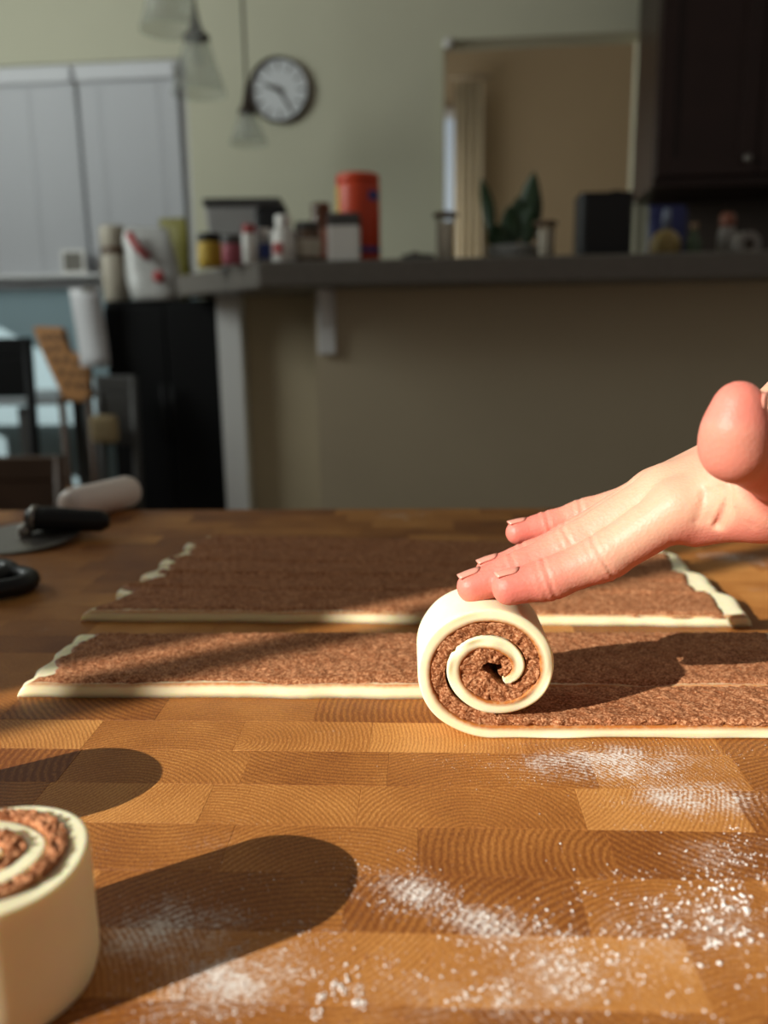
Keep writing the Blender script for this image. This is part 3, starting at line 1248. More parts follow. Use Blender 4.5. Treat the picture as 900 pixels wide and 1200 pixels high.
FL = mat('flour', (0.82, 0.79, 0.74), 0.9, 0.04, 300)
scatter('flour', 'white flour dusted in streaks and specks over the wooden table', 'flour', [
    (720, 892, 130, 18, 0, 900, 0.00010, 0.00035), (830, 935, 90, 20, 0, 500, 0.0001, 0.0003),
    (470, 1038, 60, 18, -0.5, 500, 0.0001, 0.0004), (560, 1075, 100, 18, -0.4, 900, 0.0001, 0.0006),
    (640, 1130, 90, 36, -0.3, 600, 0.0001, 0.0007), (690, 1160, 150, 40, 0, 420, 0.0001, 0.0008),
    (830, 1075, 60, 18, 0.3, 420, 0.0001, 0.0011), (770, 1040, 120, 36, 0, 480, 0.0001, 0.0007), (860, 1010, 60, 30, 0.4, 280, 0.0001, 0.0006),
    (200, 1090, 80, 36, 0, 900, 0.0001, 0.0004), (260, 1155, 90, 30, 0.45, 1300, 0.0001, 0.0005), (400, 1150, 26, 20, 0, 160, 0.0001, 0.0009),
    (340, 1130, 70, 40, 0, 240, 0.0001, 0.0004), (560, 1130, 330, 90, 0, 1100, 0.00006, 0.0002), (250, 990, 150, 20, 0, 220, 0.00006, 0.00016),
    (870, 655, 40, 6, 0, 160, 0.0002, 0.0006), (465, 604, 24, 2.5, 0, 110, 0.0003, 0.0008)], FL, 5, 1.5)
scatter('cinnamon_crumbs', 'brown cinnamon sugar crumbs left in a ring on the table front', 'crumbs', [
    (440, 1125, 18, 10, 0, 26, 0.0002, 0.0006), (400, 1185, 60, 14, 0.2, 60, 0.0002, 0.0006), (350, 1150, 14, 20, 0, 20, 0.0002, 0.0005),
    (430, 1195, 40, 10, 0, 40, 0.0002, 0.0006)], FILL, 9)

# ------------------------------------------------------------------ the hand


def round_cone(X, Y, Z, a, b, ra, rb):
    ax, ay, az = a
    d = b - a
    L2 = float(d @ d)
    t = ((X - ax) * d[0] + (Y - ay) * d[1] + (Z - az) * d[2]) / L2
    t = np.clip(t, 0, 1)
    dx = X - (ax + t * d[0])
    dy = Y - (ay + t * d[1])
    dz = Z - (az + t * d[2])
    return np.sqrt(dx * dx + dy * dy + dz * dz) - (ra + (rb - ra) * t)


def smin(a, b, k):
    h = np.maximum(k - np.abs(a - b), 0) / k
    return np.minimum(a, b) - h * h * k * 0.25


def surface_nets(fld, org, vox):
    s = fld < 0
    nx, ny, nz = fld.shape
    cnt = np.zeros((nx - 1, ny - 1, nz - 1), np.uint8)
    for i in (0, 1):
        for j in (0, 1):
            for k in (0, 1):
                cnt += s[i:nx - 1 + i, j:ny - 1 + j, k:nz - 1 + k]
    act = (cnt > 0) & (cnt < 8)
    idx = -np.ones(act.shape, np.int64)
    cells = np.argwhere(act)
    idx[act] = np.arange(len(cells))
    acc = np.zeros((len(cells), 3))
    num = np.zeros(len(cells))
    corners = [(i, j, k) for i in (0, 1) for j in (0, 1) for k in (0, 1)]
    for c in corners:
        for ax in range(3):
            if c[ax] == 0:
                d = list(c)
                d[ax] = 1
                fa_ = fld[cells[:, 0] + c[0], cells[:, 1] + c[1], cells[:, 2] + c[2]]
                fb_ = fld[cells[:, 0] + d[0], cells[:, 1] + d[1], cells[:, 2] + d[2]]
                cross = (fa_ < 0) != (fb_ < 0)
                t = np.where(cross, fa_ / np.where(cross, fa_ - fb_, 1), 0)
                pt = np.tile(np.array(c, float), (len(cells), 1))
                pt[:, ax] = t
                acc[cross] += pt[cross]
                num[cross] += 1
    verts = (cells + acc / num[:, None]) * vox + org
    faces = []
    for ax in range(3):
        sl0 = [slice(None)] * 3
        sl1 = [slice(None)] * 3
        sl0[ax] = slice(0, -1)
        sl1[ax] = slice(1, None)
        a_, b_ = s[tuple(sl0)], s[tuple(sl1)]
        e = np.argwhere(a_ != b_)
        o1, o2 = [(1, 2), (2, 0), (0, 1)][ax]
        e = e[(e[:, o1] > 0) & (e[:, o2] > 0)]
        lim = idx.shape
        e = e[(e[:, 0] < lim[0]) & (e[:, 1] < lim[1]) & (e[:, 2] < lim[2])]
        flip = a_[e[:, 0], e[:, 1], e[:, 2]]

        def cell(d1, d2):
            q_ = e.copy()
            q_[:, o1] -= d1
            q_[:, o2] -= d2
            return idx[q_[:, 0], q_[:, 1], q_[:, 2]]
        quad = np.stack([cell(0, 0), cell(1, 0), cell(1, 1), cell(0, 1)], 1)
        quad = np.where(flip[:, None], quad, quad[:, ::-1])
        faces.append(quad)
    return verts, np.concatenate(faces)


def A(*v):
    return np.array(v, float)


fingers = {
    'index': [J(597, 689, .3570), J(644, 679, .3565), J(708, 653, .353), J(796, 596, .346)],
    'middle': [J(554, 688, .3690), J(606, 670, .3690), J(672, 641, .368), J(782, 576, .363)],
    'ring': [J(574, 670, .3850), J(618, 656, .3850), J(672, 633, .385), J(768, 579, .379)],
    'pinky': [J(607, 624, .4020), J(642, 617, .4020), J(684, 605, .401), J(752, 588, .394)],
}
frad = {'index': (.0077, .0087, .0098, .0116), 'middle': (.0073, .0084, .0096, .0114), 'ring': (.0068, .0077, .0089, .0110), 'pinky': (.0060, .0069, .0079, .0100)}
wrist_i, wrist_p = J(905, 572, .330), J(905, 512, .372)
wrist_c = J(905, 540, .350)
thumb = [J(866, 475, .2920), J(861, 525, .2940), J(925, 562, .315), J(960, 578, .335)]
trad = (.0083, .0106, .0112, .0135)
fore = [wrist_c, J(1000, 480, .350), J(1250, 330, .345)]

allp = np.concatenate([np.array(v) for v in fingers.values()] + [np.array(thumb), np.array(fore)])
VOX = 0.00105
lo = allp.min(0) - 0.034
hi = allp.max(0) + 0.034
shape = np.ceil((hi - lo) / VOX).astype(int)
gx = (lo[0] + VOX * np.arange(shape[0])).astype(np.float32)
gy = (lo[1] + VOX * np.arange(shape[1])).astype(np.float32)
gz = (lo[2] + VOX * np.arange(shape[2])).astype(np.float32)
BIG = np.float32(0.05)
palm_f = np.full(shape, BIG, np.float32)
fing_f = np.full(shape, BIG, np.float32)


def sub(pts, pad):
    pts = np.array(pts)
    a = np.maximum(((pts.min(0) - pad - lo) / VOX).astype(int), 0)
    b = np.minimum(((pts.max(0) + pad - lo) / VOX).astype(int) + 2, shape)
    s = tuple(slice(i, j) for i, j in zip(a, b))
    return s, gx[s[0]][:, None, None], gy[s[1]][None, :, None], gz[s[2]][None, None, :]


def put(field, a, b, ra, rb, k):
    s, X, Y, Z = sub([a, b], max(ra, rb) + 0.018)
    d = round_cone(X, Y, Z, a, b, ra, rb).astype(np.float32)
    field[s] = smin(field[s], d, k)


def chain(pts, rads, k=0.004, camp=1.0, crease=(1, 2)):
    f = np.full(shape, BIG, np.float32) if False else None
    s, X, Y, Z = sub(pts, max(rads) + 0.02)
    d = None
    for i in range(len(pts) - 1):
        e = round_cone(X, Y, Z, pts[i], pts[i + 1], rads[i], rads[i + 1])
        d = e if d is None else smin(d, e, k)
    for ci in crease:
        p = pts[ci]
        a = pts[ci - 1] - pts[ci + 1]
        a = a / np.linalg.norm(a)
        t = (X - p[0]) * a[0] + (Y - p[1]) * a[1] + (Z - p[2]) * a[2]
        for off, amp in ((0.0, 0.0011), (0.0034, 0.0006), (-0.0030, 0.0004)):
            d = d + camp * amp * np.exp(-((t - off) / 0.0011) ** 2)
        d = d - 0.0003 * np.exp(-(t / 0.006) ** 2)
    # pads under the phalanges
    return s, d.astype(np.float32)


for nme, pts in fingers.items():
    s, d = chain(pts, frad[nme])
    fing_f[s] = smin(fing_f[s], d, 0.0006)

# palm: metacarpals fan out from the wrist
wr4 = [wrist_i * 0.8 + wrist_p * 0.2, wrist_i * 0.6 + wrist_p * 0.4, wrist_i * 0.35 + wrist_p * 0.65, wrist_i * 0.1 + wrist_p * 0.9]
mr4 = (.0112, .0114, .0110, .0102)
for k_, nme in enumerate(('index', 'middle', 'ring', 'pinky')):
    mcp = fingers[nme][3]
    put(palm_f, mcp, wr4[k_], mr4[k_], 0.0135, 0.010)
# flesh of the palm below the metacarpals
for a, b, ra, rb in ((fingers['index'][3] + A(0.008, 0.002, -0.006), wrist_i + A(-.004, .002, -.007), .0108, .0125), (fingers['ring'][3] + A(.012, 0, -.006), wrist_c + A(0, .004, -.006), .0095, .012)):
    put(palm_f, a, b, ra, rb, 0.008)
# forearm
put(palm_f, wrist_i, J(1000, 510, .335), .0190, .0215, 0.012)
put(palm_f, wrist_p, J(1000, 450, .368), .0170, .0215, 0.012)
put(palm_f, fore[1], fore[2], .0285, .038, 0.02)
# thumb with its ball
tmid = J(862, 502, .2918)
s, d = chain([thumb[0], tmid] + thumb[1:], (trad[0], .0098) + trad[1:], 0.006, crease=())
thumb_s, thumb_d = s, d
put(palm_f, thumb[3], wrist_i, .0140, .0150, 0.010)
put(palm_f, thumb[2], thumb[3], .0112, .0135, 0.006)
palm_f[s] = smin(palm_f[s], d, 0.004)
# skin folds at the thumb's root
Xg, Yg, Zg = gx[:, None, None], gy[None, :, None], gz[None, None, :]
for (x0, y0, dd_), (x1, y1, _), amp in (((846, 560, .335), (836, 612, 0), .0020), ((836, 568, .335), (826, 606, 0), .0009), ((876, 572, .33), (870, 604, 0), .0012), ((862, 564, .335), (856, 600, 0), .0014), ((826, 575, .335), (814, 610, 0), .0012)):
    a, b = J(x0, y0, dd_), J(x1, y1, dd_)
    s, X, Y, Z = sub([a, b], 0.012)
    palm_f[s] += (amp * np.exp(-(np.maximum(round_cone(X, Y, Z, a, b, 0.0, 0.0), 0) / 0.0042) ** 2 * 0 - ((round_cone(X, Y * 0 + a[1], Z, a, b, 0, 0)) / 0.0015) ** 2)).astype(np.float32)
fld = smin(palm_f, fing_f, 0.004)
hv, hf = surface_nets(fld, lo, VOX)
# a light smoothing pass keeps the fingers apart but takes the voxel steps away
ed = np.concatenate([hf[:, [0, 1]], hf[:, [1, 2]], hf[:, [2, 3]], hf[:, [3, 0]]])
for _ in range(2):
    acc = np.zeros_like(hv)
    num = np.zeros(len(hv))
    np.add.at(acc, ed[:, 0], hv[ed[:, 1]])
    np.add.at(num, ed[:, 0], 1)
    np.add.at(acc, ed[:, 1], hv[ed[:, 0]])
    np.add.at(num, ed[:, 1], 1)
    hv = hv * 0.5 + 0.5 * acc / num[:, None]

hroot = room(wrist_c)
hroot.z = room(wrist_c).z
hand = thing('person', 'bare right hand and wrist pressing on the dough roll, thumb raised', 'person', hroot, YAW)
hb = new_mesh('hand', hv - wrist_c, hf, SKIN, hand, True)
tips = [v[0] for v in fingers.values()]
pink = np.zeros(len(hv))
for tp in tips:
    pink = np.maximum(pink, 0.95 * np.exp(-(np.linalg.norm(hv - tp, axis=1) / 0.034) ** 2))
for a, b in ((thumb[0], thumb[1]), (thumb[1], thumb[2])):
    dd2 = np.array([0.0])
    ab = b - a
    t_ = np.clip(((hv - a) @ ab) / (ab @ ab), 0, 1)
    dist = np.linalg.norm(hv - (a + t_[:, None] * ab), axis=1)
    pink = np.maximum(pink, 0.85 * np.clip(1 - (dist - 0.011) / 0.006, 0, 1))
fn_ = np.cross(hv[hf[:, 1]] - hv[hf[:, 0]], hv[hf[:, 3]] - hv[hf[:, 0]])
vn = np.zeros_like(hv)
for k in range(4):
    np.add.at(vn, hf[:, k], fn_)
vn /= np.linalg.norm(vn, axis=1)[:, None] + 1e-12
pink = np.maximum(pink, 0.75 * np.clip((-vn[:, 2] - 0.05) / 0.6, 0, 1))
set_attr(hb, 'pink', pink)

NAIL = mat('fingernail', (0.62, 0.27, 0.20), 0.3, 0.05, 60, sss=0.1)


def nail(tip, nxt, rad, dorsal, ln, name_parent):
    a = tip - nxt
    a = a / np.linalg.norm(a)
    n = np.array(dorsal, float)
    n = n - a * (n @ a)
    n /= np.linalg.norm(n)
    sd = np.cross(a, n)
    vs, fs = [], []
    nu, nv = 9, 8
    start = tip + a * (rad * 0.55 - ln)
    for j in range(nv):
        f = j / (nv - 1)
        wdt = 0.72 * (1 - 0.25 * max(0, (0.25 - f) / 0.25) ** 2)
        for i in range(nu):
            u = (i / (nu - 1) * 2 - 1)
            an = u * wdt
            rr_ = rad * (1.005 + 0.02 * math.sin(f * math.pi) - 0.10 * max(0, f - 0.55) ** 1.4)
            p = start + a * (f * ln + (0.0008 * (1 - u * u) if f > 0.8 else 0) - (0.001 * (1 - u * u) if j == 0 else 0)) + sd * math.sin(an) * rr_ + n * (math.cos(an) * rr_ + 0.00015)
            vs.append(p - wrist_c)
    for j in range(nv - 1):
        for i in range(nu - 1):
            k = j * nu + i
            fs.append((k, k + 1, k + nu + 1, k + nu))
    o = new_mesh('fingernail', vs, fs, NAIL, name_parent, True)
    md = o.modifiers.new('thickness', 'SOLIDIFY')
    md.thickness = 0.0007
    md.offset = 0.0
    return o


for nme, ln in (('index', .0092), ('middle', .0092), ('ring', .0088), ('pinky', .0076)):
    pts = fingers[nme]
    nail(pts[0], pts[1], frad[nme][0] * 1.02, (-0.15, 0.22, 1), ln, hb)
nail(thumb[0], tmid, trad[0] * 1.03, (1, -0.32, 0.25), .0125, hb)

# ------------------------------------------------------------------ tools at the back left of the table
# rolling pin
ra_, rb_ = P(158, 592), P(88, 611)
pin_r = 0.0165
pin = thing('rolling_pin', 'white rolling pin with a rounded end lying at the back left', 'rolling pin', room((ra_ * 0.5 + rb_ * 0.5)), 0)
dv = room(ra_) - room(rb_)
pl = dv.length
PINM = mat('white_marble', (0.86, 0.76, 0.70), 0.45, 0.06, 20)
prof = [(0.002, 0), (0.010, 0.0008), (0.0145, 0.004), (pin_r, 0.010), (pin_r, pl * 1.12 - 0.01), (0.0145, pl * 1.12 - 0.004), (0.010, pl * 1.12 - 0.0008), (0.002, pl * 1.12)]
body = lathe('roller', prof, PINM, pin, 40)
ax = dv.normalized()
q_ = (-ax).to_track_quat('Z', 'Y')
body.rotation_mode = 'QUATERNION'
body.rotation_quaternion = q_
body.location = ax * (pl / 2) + Vector((0, 0, pin_r))

# pizza cutter: wheel, fork, black handle
wc = P(30, 634)
pz = thing('pizza_cutter', 'pizza cutter with a round steel wheel and black handle lying before the rolling pin', 'pizza cutter', room(wc), YAW)
whl = lathe('wheel', [(0.002, -0.0006), (0.046, -0.0006), (0.050, 0.0), (0.046, 0.0006), (0.002, 0.0006)], STEEL, pz, 56, smooth=False)
whl.rotation_euler = (math.radians(4), math.radians(-3), 0)
whl.location = (0, 0, 0.0046)
lathe('axle', [(0.006, 0.004), (0.006, 0.012), (0.004, 0.014)], STEEL, pz, 16)
h1 = P(128, 611, 0.014) - wc
h0 = P(30, 607, 0.020) - wc
fk = tube('fork', [(0, 0, 0.011), (0.012, 0.016, 0.014), tuple((h0 * 0.55 + h1 * 0.45))], [0.005, 0.006, 0.006], STEEL, pz, 10)
hm = [tuple(h0 + (h1 - h0) * f) for f in (0, 0.08, 0.3, 0.6, 0.9, 1.0)]
tube('handle', hm, [0.006, 0.0105, 0.0115, 0.0105, 0.0100, 0.006], BLKPL, pz, 16)
tube('collar', [hm[1], tuple(h0 + (h1 - h0) * 0.13)], 0.0122, STEEL, pz, 16)

# kitchen scissors: black ring handles at the left edge
sc0 = P(2, 694)
scs = thing('kitchen_scissors', 'black handled kitchen scissors at the left edge of the table', 'scissors', room(sc0), YAW)
for cx2, cy2 in ((-0.006, 0.0), (-0.030, 0.022)):
    pts = []
    for k in range(28):
        a = 2 * math.pi * k / 28
        r = 1 + 0.18 * math.cos(a)
        pts.append((cx2 + 0.022 * r * math.cos(a), cy2 + 0.020 * r * math.sin(a), 0.0075))
    tube('handle', pts, 0.0068, BLKPL, scs, 10, closed=True)
tube('blade', [(-0.02, 0.0, 0.006), (-0.07, -0.004, 0.005), (-0.15, -0.012, 0.003)], [0.006, 0.006, 0.001], STEEL, scs, 8)
tube('blade', [(-0.045, 0.014, 0.006), (-0.08, -0.002, 0.005), (-0.15, -0.022, 0.003)], [0.006, 0.006, 0.001], STEEL, scs, 8)

# ------------------------------------------------------------------ things on the bar


def mpp(pt):
    q = np.array([pt[0] * cy_ + pt[1] * sy_, -pt[0] * sy_ + pt[1] * cy_, pt[2] - TZ - CAMH])
    return float(q @ F_) / 1000


def on_bar(px, Y, z=None):
    p = W(px, 298, Y)
    p[2] = barz1 if z is None else z
    return p


def jar(name, label, cat, px, Y, wpx, hpx, bodym, lidm, lidfrac=0.2, neck=0.92, z=None, band=None, group=None, sq=1.0):
    p = on_bar(px, Y, z)
    u = mpp(p)
    R, H = wpx * u / 2, hpx * u
    t = thing(name, label, cat, p, 0, group)
    hb_ = H * (1 - lidfrac)
    lathe('body', [(R * .9, 0), (R, H * .03), (R, hb_ * .88), (R * neck, hb_ * .97), (R * neck * .95, hb_)], bodym, t, 28)
    lathe('lid', [(R * neck, hb_), (R * neck * 1.02, hb_ + H * .01), (R * neck * 1.02, H * .985), (R * neck * .9, H)], lidm, t, 28)
    if band:
        lathe('paper_label', [(R * 1.006, hb_ * .18), (R * 1.012, hb_ * .2), (R * 1.012, hb_ * .7), (R * 1.006, hb_ * .72)], band, t, 28)
    return t


RED = mat('orange_red_plastic', (0.60, 0.052, 0.010), 0.45, 0.06, 10)
YEL = mat('yellow_label', (0.50, 0.33, 0.03), 0.6, 0.1, 20)
OLIVE = mat('olive_packet', (0.17, 0.15, 0.012), 0.5, 0.25, 25)
BROWNJ = mat('brown_jar', (0.10, 0.055, 0.03), 0.35, 0.2, 20)
CREAM = mat('cream_contents', (0.40, 0.36, 0.29), 0.6, 0.15, 40)
REDL = mat('red_print', (0.32, 0.03, 0.03), 0.6, 0.1, 20)
PINK = mat('pink_print', (0.34, 0.08, 0.11), 0.6, 0.1, 20)
BLUE = mat('blue_print', (0.03, 0.05, 0.22), 0.6, 0.1, 20)
CLEARP = mat('cloudy_plastic', (0.42, 0.42, 0.42), 0.35, 0.1, 18, trans=0.15)
DKGREY = mat('dark_grey_plastic', (0.05, 0.048, 0.046), 0.5, 0.2, 20)
GREENL = mat('dark_green_leaf', (0.018, 0.045, 0.016), 0.45, 0.3, 25)

# big orange-red canister with a yellow side label
p = on_bar(421, 2.16)
u = mpp(p)
t = thing('canister', 'tall orange-red canister with a yellow side panel on the bar', 'canister', p)
R, H = 25 * u, 100 * u
lathe('body', [(R * .95, 0), (R, .004), (R, H * .86), (R * .97, H * .90)], RED, t, 40)
lathe('lid', [(R * .97, H * .90), (R * 1.0, H * .905), (R * .99, H * .985), (R * .9, H)], RED, t, 40)


def cyl_patch(name, R, a0, a1, z0, z1, m, par, n=14):
    vs, fs = [], []
    for k in range(n + 1):
        a = math.radians(a0 + (a1 - a0) * k / n)
        for rr_ in (R, R + 0.0012):
            for z in (z0, z1):
                vs.append((rr_ * math.sin(a), -rr_ * math.cos(a), z))
    for k in range(n):
        b0, b1 = 4 * k, 4 * k + 4
        fs += [(b0 + 2, b1 + 2, b1 + 3, b0 + 3), (b0, b0 + 1, b1 + 1, b1), (b0 + 1, b0 + 3, b1 + 3, b1 + 1), (b0, b1, b1 + 2, b0 + 2)]
    fs += [(0, 2, 3, 1), (4 * n, 4 * n + 1, 4 * n + 3, 4 * n + 2)]
    return new_mesh(name, vs, fs, m, par, False)


cyl_patch('side_panel', R, -88, -52, H * .58, H * .86, mat('pale_yellow', (0.62, 0.40, 0.07), 0.6, 0.1, 20), t)
cyl_patch('blue_band', R, -25, 75, H * .13, H * .19, BLUE, t)
cyl_patch('blue_mark', R, 35, 70, H * .70, H * .80, BLUE, t)

# white box with dark top in front of it
p = on_bar(404, 2.06)
u = mpp(p)
t = thing('small_box', 'small white box with a dark lid before the orange canister', 'box', p, 0.05)
box('carton', -18 * u, 18 * u, -16 * u, 16 * u, 0, 40 * u, WHITEPL, t, 0.002)
box('lid', -18.5 * u, 18.5 * u, -16.5 * u, 16.5 * u, 40 * u, 54 * u, DKGREY, t, 0.004)

jar('brown_jar', 'dark brown jar with a pale label beside the white box', 'jar', 361, 2.07, 31, 46, BROWNJ, DKGREY, 0.18, band=CREAM)
jar('spice_jar', 'tall brown jar standing behind the small white box', 'jar', 377, 2.22, 24, 72, BROWNJ, BROWNJ, 0.16, band=CREAM)
jar('pill_bottle', 'white plastic bottle with a red mark between the dark jars', 'bottle', 333, 2.05, 29, 54, WHITEPL, WHITEPL, 0.26, 0.62, band=None)
bt = [o for o in COL.objects if o.name.startswith('pill_bottle')][0]
cyl_patch('red_mark', 14.7 * mpp(bt.location), -45, 5, 0.02, 0.045, REDL, bt)
jar('seasoning_shaker', 'slim white shaker with a red cap next to the white plastic bottle', 'shaker', 293, 2.04, 17, 44, WHITEPL, REDL, 0.22, 0.9)
jar('salt_shaker', 'small clear shaker with a blue base beside the slim white shaker', 'shaker', 311, 2.06, 15, 40, CLEARP, WHITEPL, 0.2, 0.85, band=BLUE)
jar('pink_tub', 'low dark tub with a pink label on the bar', 'tub', 272, 2.05, 23, 33, PINK, DKGREY, 0.3, 0.96)
jar('yellow_jar', 'short jar with a yellow label and black lid on the bar', 'jar', 246, 2.12, 28, 38, YEL, BLKPL, 0.25, 0.95, band=YEL)

# clear container box with a dark lid, stacked behind
p = on_bar(290, 2.34)
u = mpp(p)
t = thing('storage_container', 'cloudy plastic storage box with a dark lid, behind the jars', 'container', p, 0.12)
bm = bmesh.new()
add_box(bm, -42 * u, 42 * u, -30 * u, 30 * u, 0, 70 * u, 0.006)
for v in bm.verts:
    k = 0.86 + 0.14 * v.co.z / (70 * u)
    v.co.x *= k
    v.co.y *= k
bm_obj('tub', bm, CLEARP, t)
box('lid', -44 * u, 44 * u, -32 * u, 32 * u, 70 * u, 79 * u, DKGREY, t, 0.006)
p2 = on_bar(320, 2.20)
t = thing('black_bag', 'crumpled black pouch leaning on the cloudy storage box', 'pouch', p2, 0.1)
vs, fs = [], []


def bag_mesh(name, W2, D2, H2, m, par, seed, lean=0.0, top=0.55):
    vs, fs = [], []
    nr, nn = 14, 22
    for j in range(nr):
        f = j / (nr - 1)
        wx = W2 * (1 - (1 - top) * f ** 2) * (0.75 + 0.25 * math.sin(math.pi * min(1, f * 2 + 0.2) / 2))
        dy = D2 * (1 - 0.85 * f ** 1.5)
        for k in range(nn):
            a = 2 * math.pi * k / nn
            cx2, cy2 = math.cos(a), math.sin(a)
            e = 0.7
            x = wx * math.copysign(abs(cx2) ** e, cx2)
            y = dy * math.copysign(abs(cy2) ** e, cy2)
            nz = 1 + 0.10 * float(vnoise(a * 2.2, f * 6, seed)) * (0.3 + f)
            vs.append((x * nz + lean * f, y * nz, H2 * f * (1 + 0.05 * float(vnoise(a * 1.3, 3.1, seed)) * f)))
    for j in range(nr - 1):
        for k in range(nn):
            k2 = (k + 1) % nn
            fs.append((j * nn + k, j * nn + k2, (j + 1) * nn + k2, (j + 1) * nn + k))
    fs.append(tuple(range(nn))[::-1])
    fs.append(tuple((nr - 1) * nn + k for k in range(nn)))
    return new_mesh(name, vs, fs, m, par, True)


u = mpp(p2)
bag_mesh('pouch_body', 22 * u, 14 * u, 66 * u, BLKPL, t, 4, 0.0, 0.8)
box('seal', -15 * u, 15 * u, -2 * u, 2 * u, 62 * u, 69 * u, BLKPL, t, 0.002)

# on the black cabinet: bag, olive packet, tall jar, frame
ktop = kz
p = W(183, 335, 2.56)
p[2] = ktop
u = mpp(p)
t = thing('plastic_bag', 'crinkled white plastic bag with red print on the black cabinet', 'bag', p, 0.05)
bag_mesh('bag_body', 33 * u, 20 * u, 82 * u, mat('white_film', (0.40, 0.40, 0.39), 0.3, 0.25, 45, bump=0.6, bscale=60), t, 6, -8 * u, 0.75)
tube('red_stripe', [(-22 * u, -17 * u, 74 * u), (-12 * u, -20 * u, 58 * u), (0, -21 * u, 46 * u)], 4.5 * u, REDL, t, 8)
lathe('red_print', [(1 * u, 0), (7 * u, 0.2 * u), (7 * u, 1.2 * u), (1 * u, 1.6 * u)], REDL, t, 14)
rp = [c for c in t.children if c.name.startswith('red_print')][0]
rp.rotation_euler = (math.radians(90), 0, 0)
rp.location = (10 * u, -20.5 * u, 26 * u)
p = W(207, 335, 2.72)
p[2] = ktop
u = mpp(p)
t = thing('olive_packet', 'olive green packet standing behind the white plastic bag', 'packet', p, -0.1)
bag_mesh('packet_body', 19 * u, 9 * u, 90 * u, OLIVE, t, 12, 0, 0.9)
box('seal', -16 * u, 16 * u, -1.5 * u, 1.5 * u, 86 * u, 94 * u, OLIVE, t, 0.001)
p = W(137, 335, 2.62)
p[2] = ktop
u = mpp(p)
t = thing('glass_canister', 'tall narrow jar of pale food with a brown band on the black cabinet', 'jar', p)
lathe('body', [(14 * u, 0), (15.5 * u, 2 * u), (15.5 * u, 50 * u), (14 * u, 54 * u)], CREAM, t, 28)
lathe('band', [(15.0 * u, 54 * u), (15.6 * u, 54.5 * u), (15.6 * u, 60 * u), (15.0 * u, 60.5 * u)], BROWNJ, t, 28)
lathe('upper_body', [(14 * u, 60.5 * u), (15 * u, 62 * u), (15 * u, 80 * u), (13 * u, 85 * u)], CREAM, t, 28)
p = W(94, 335, 2.70)
p[2] = wbot - 0.03
p = W(94, 322, YB - 0.03)
t = thing('picture_frame', 'small framed card on the sill under the left blind', 'frame', (p[0], YB - 0.075, p[2]))
u = mpp(p)
fw, fh = 14 * u, 27 * u
bm = bmesh.new()
add_box(bm, -fw, -fw + 3 * u, -0.008, 0.008, 0, fh)
add_box(bm, fw - 3 * u, fw, -0.008, 0.008, 0, fh)
add_box(bm, -fw + 3 * u, fw - 3 * u, -0.008, 0.008, 0, 3 * u)
add_box(bm, -fw + 3 * u, fw - 3 * u, -0.008, 0.008, fh - 3 * u, fh)
bm_obj('frame', bm, WHITEPL, t)
box('card', -fw + 3 * u, fw - 3 * u, -0.002, 0.004, 3 * u, fh - 3 * u, mat('grey_card', (0.15, 0.14, 0.12), 0.7, 0.2, 30), t)
structure(box('window_sill', wl, wr - 0.35, YB - 0.11, YB + 0.003, p[2] - 0.012, p[2], TRIMW), 'white sill under the window blinds')
SC.objects['window_sill'].name = 'trim_4'

# right half of the bar
p = on_bar(490, 2.1)
u = mpp(p)
t = thing('small_tray', 'low dark tray beside the glass candle holder', 'tray', p)
lathe('tray_base', [(17 * u, 0), (19 * u, 1 * u), (20 * u, 8 * u), (18.5 * u, 8 * u), (17 * u, 2.5 * u), (1 * u, 2.4 * u)], DKGREY, t, 32)
lathe('trinket', [(5 * u, 2.5 * u), (8 * u, 4 * u), (7 * u, 10 * u), (2 * u, 12 * u)], BROWNJ, t, 18, center=(-4 * u, 0, 0))


def candle(name, label, px, Y, wpx, hpx):
    p = on_bar(px, Y)
    u = mpp(p)
    t = thing(name, label, 'candle holder', p)
    R, H = wpx / 2 * u, hpx * u
    lathe('base', [(R * .8, 0), (R, H * .02), (R, H * .08), (R * .9, H * .10)], BROWNJ, t, 28)
    lathe('rim', [(R * .9, H * .90), (R * 1.05, H * .91), (R * 1.05, H * .97), (R * .9, H)], BROWNJ, t, 28)
    for k in range(4):
        a = math.pi / 4 + k * math.pi / 2
        tube('post', [(R * .88 * math.cos(a), R * .88 * math.sin(a), H * .09), (R * .88 * math.cos(a), R * .88 * math.sin(a), H * .92)], R * .07, BROWNJ, t, 6)
    lathe('candle', [(R * .55, H * .10), (R * .58, H * .12), (R * .58, H * .80), (R * .5, H * .82)], mat('candle_wax', (0.62, 0.57, 0.46), 0.5, 0.04, 20), t, 24)
    return t


candle('candle_holder', 'brown rimmed holder with a white candle left of the plant', 522, 2.2, 28, 58)
candle('candle_holder', 'smaller brown rimmed holder with a white candle, right of the plant', 638, 2.2, 28, 46)

# plant
p = on_bar(600, 2.28)
u = mpp(p)
t = thing('potted_plant', 'broad leaved dark green plant in a pale pot on the bar', 'plant', p)
lathe('pot', [(20 * u, 0), (26 * u, 3 * u), (30 * u, 20 * u), (28 * u, 22 * u), (26 * u, 20 * u), (2 * u, 18 * u)], mat('grey_pot', (0.25, 0.25, 0.24), 0.6, 0.15, 30), t, 28)


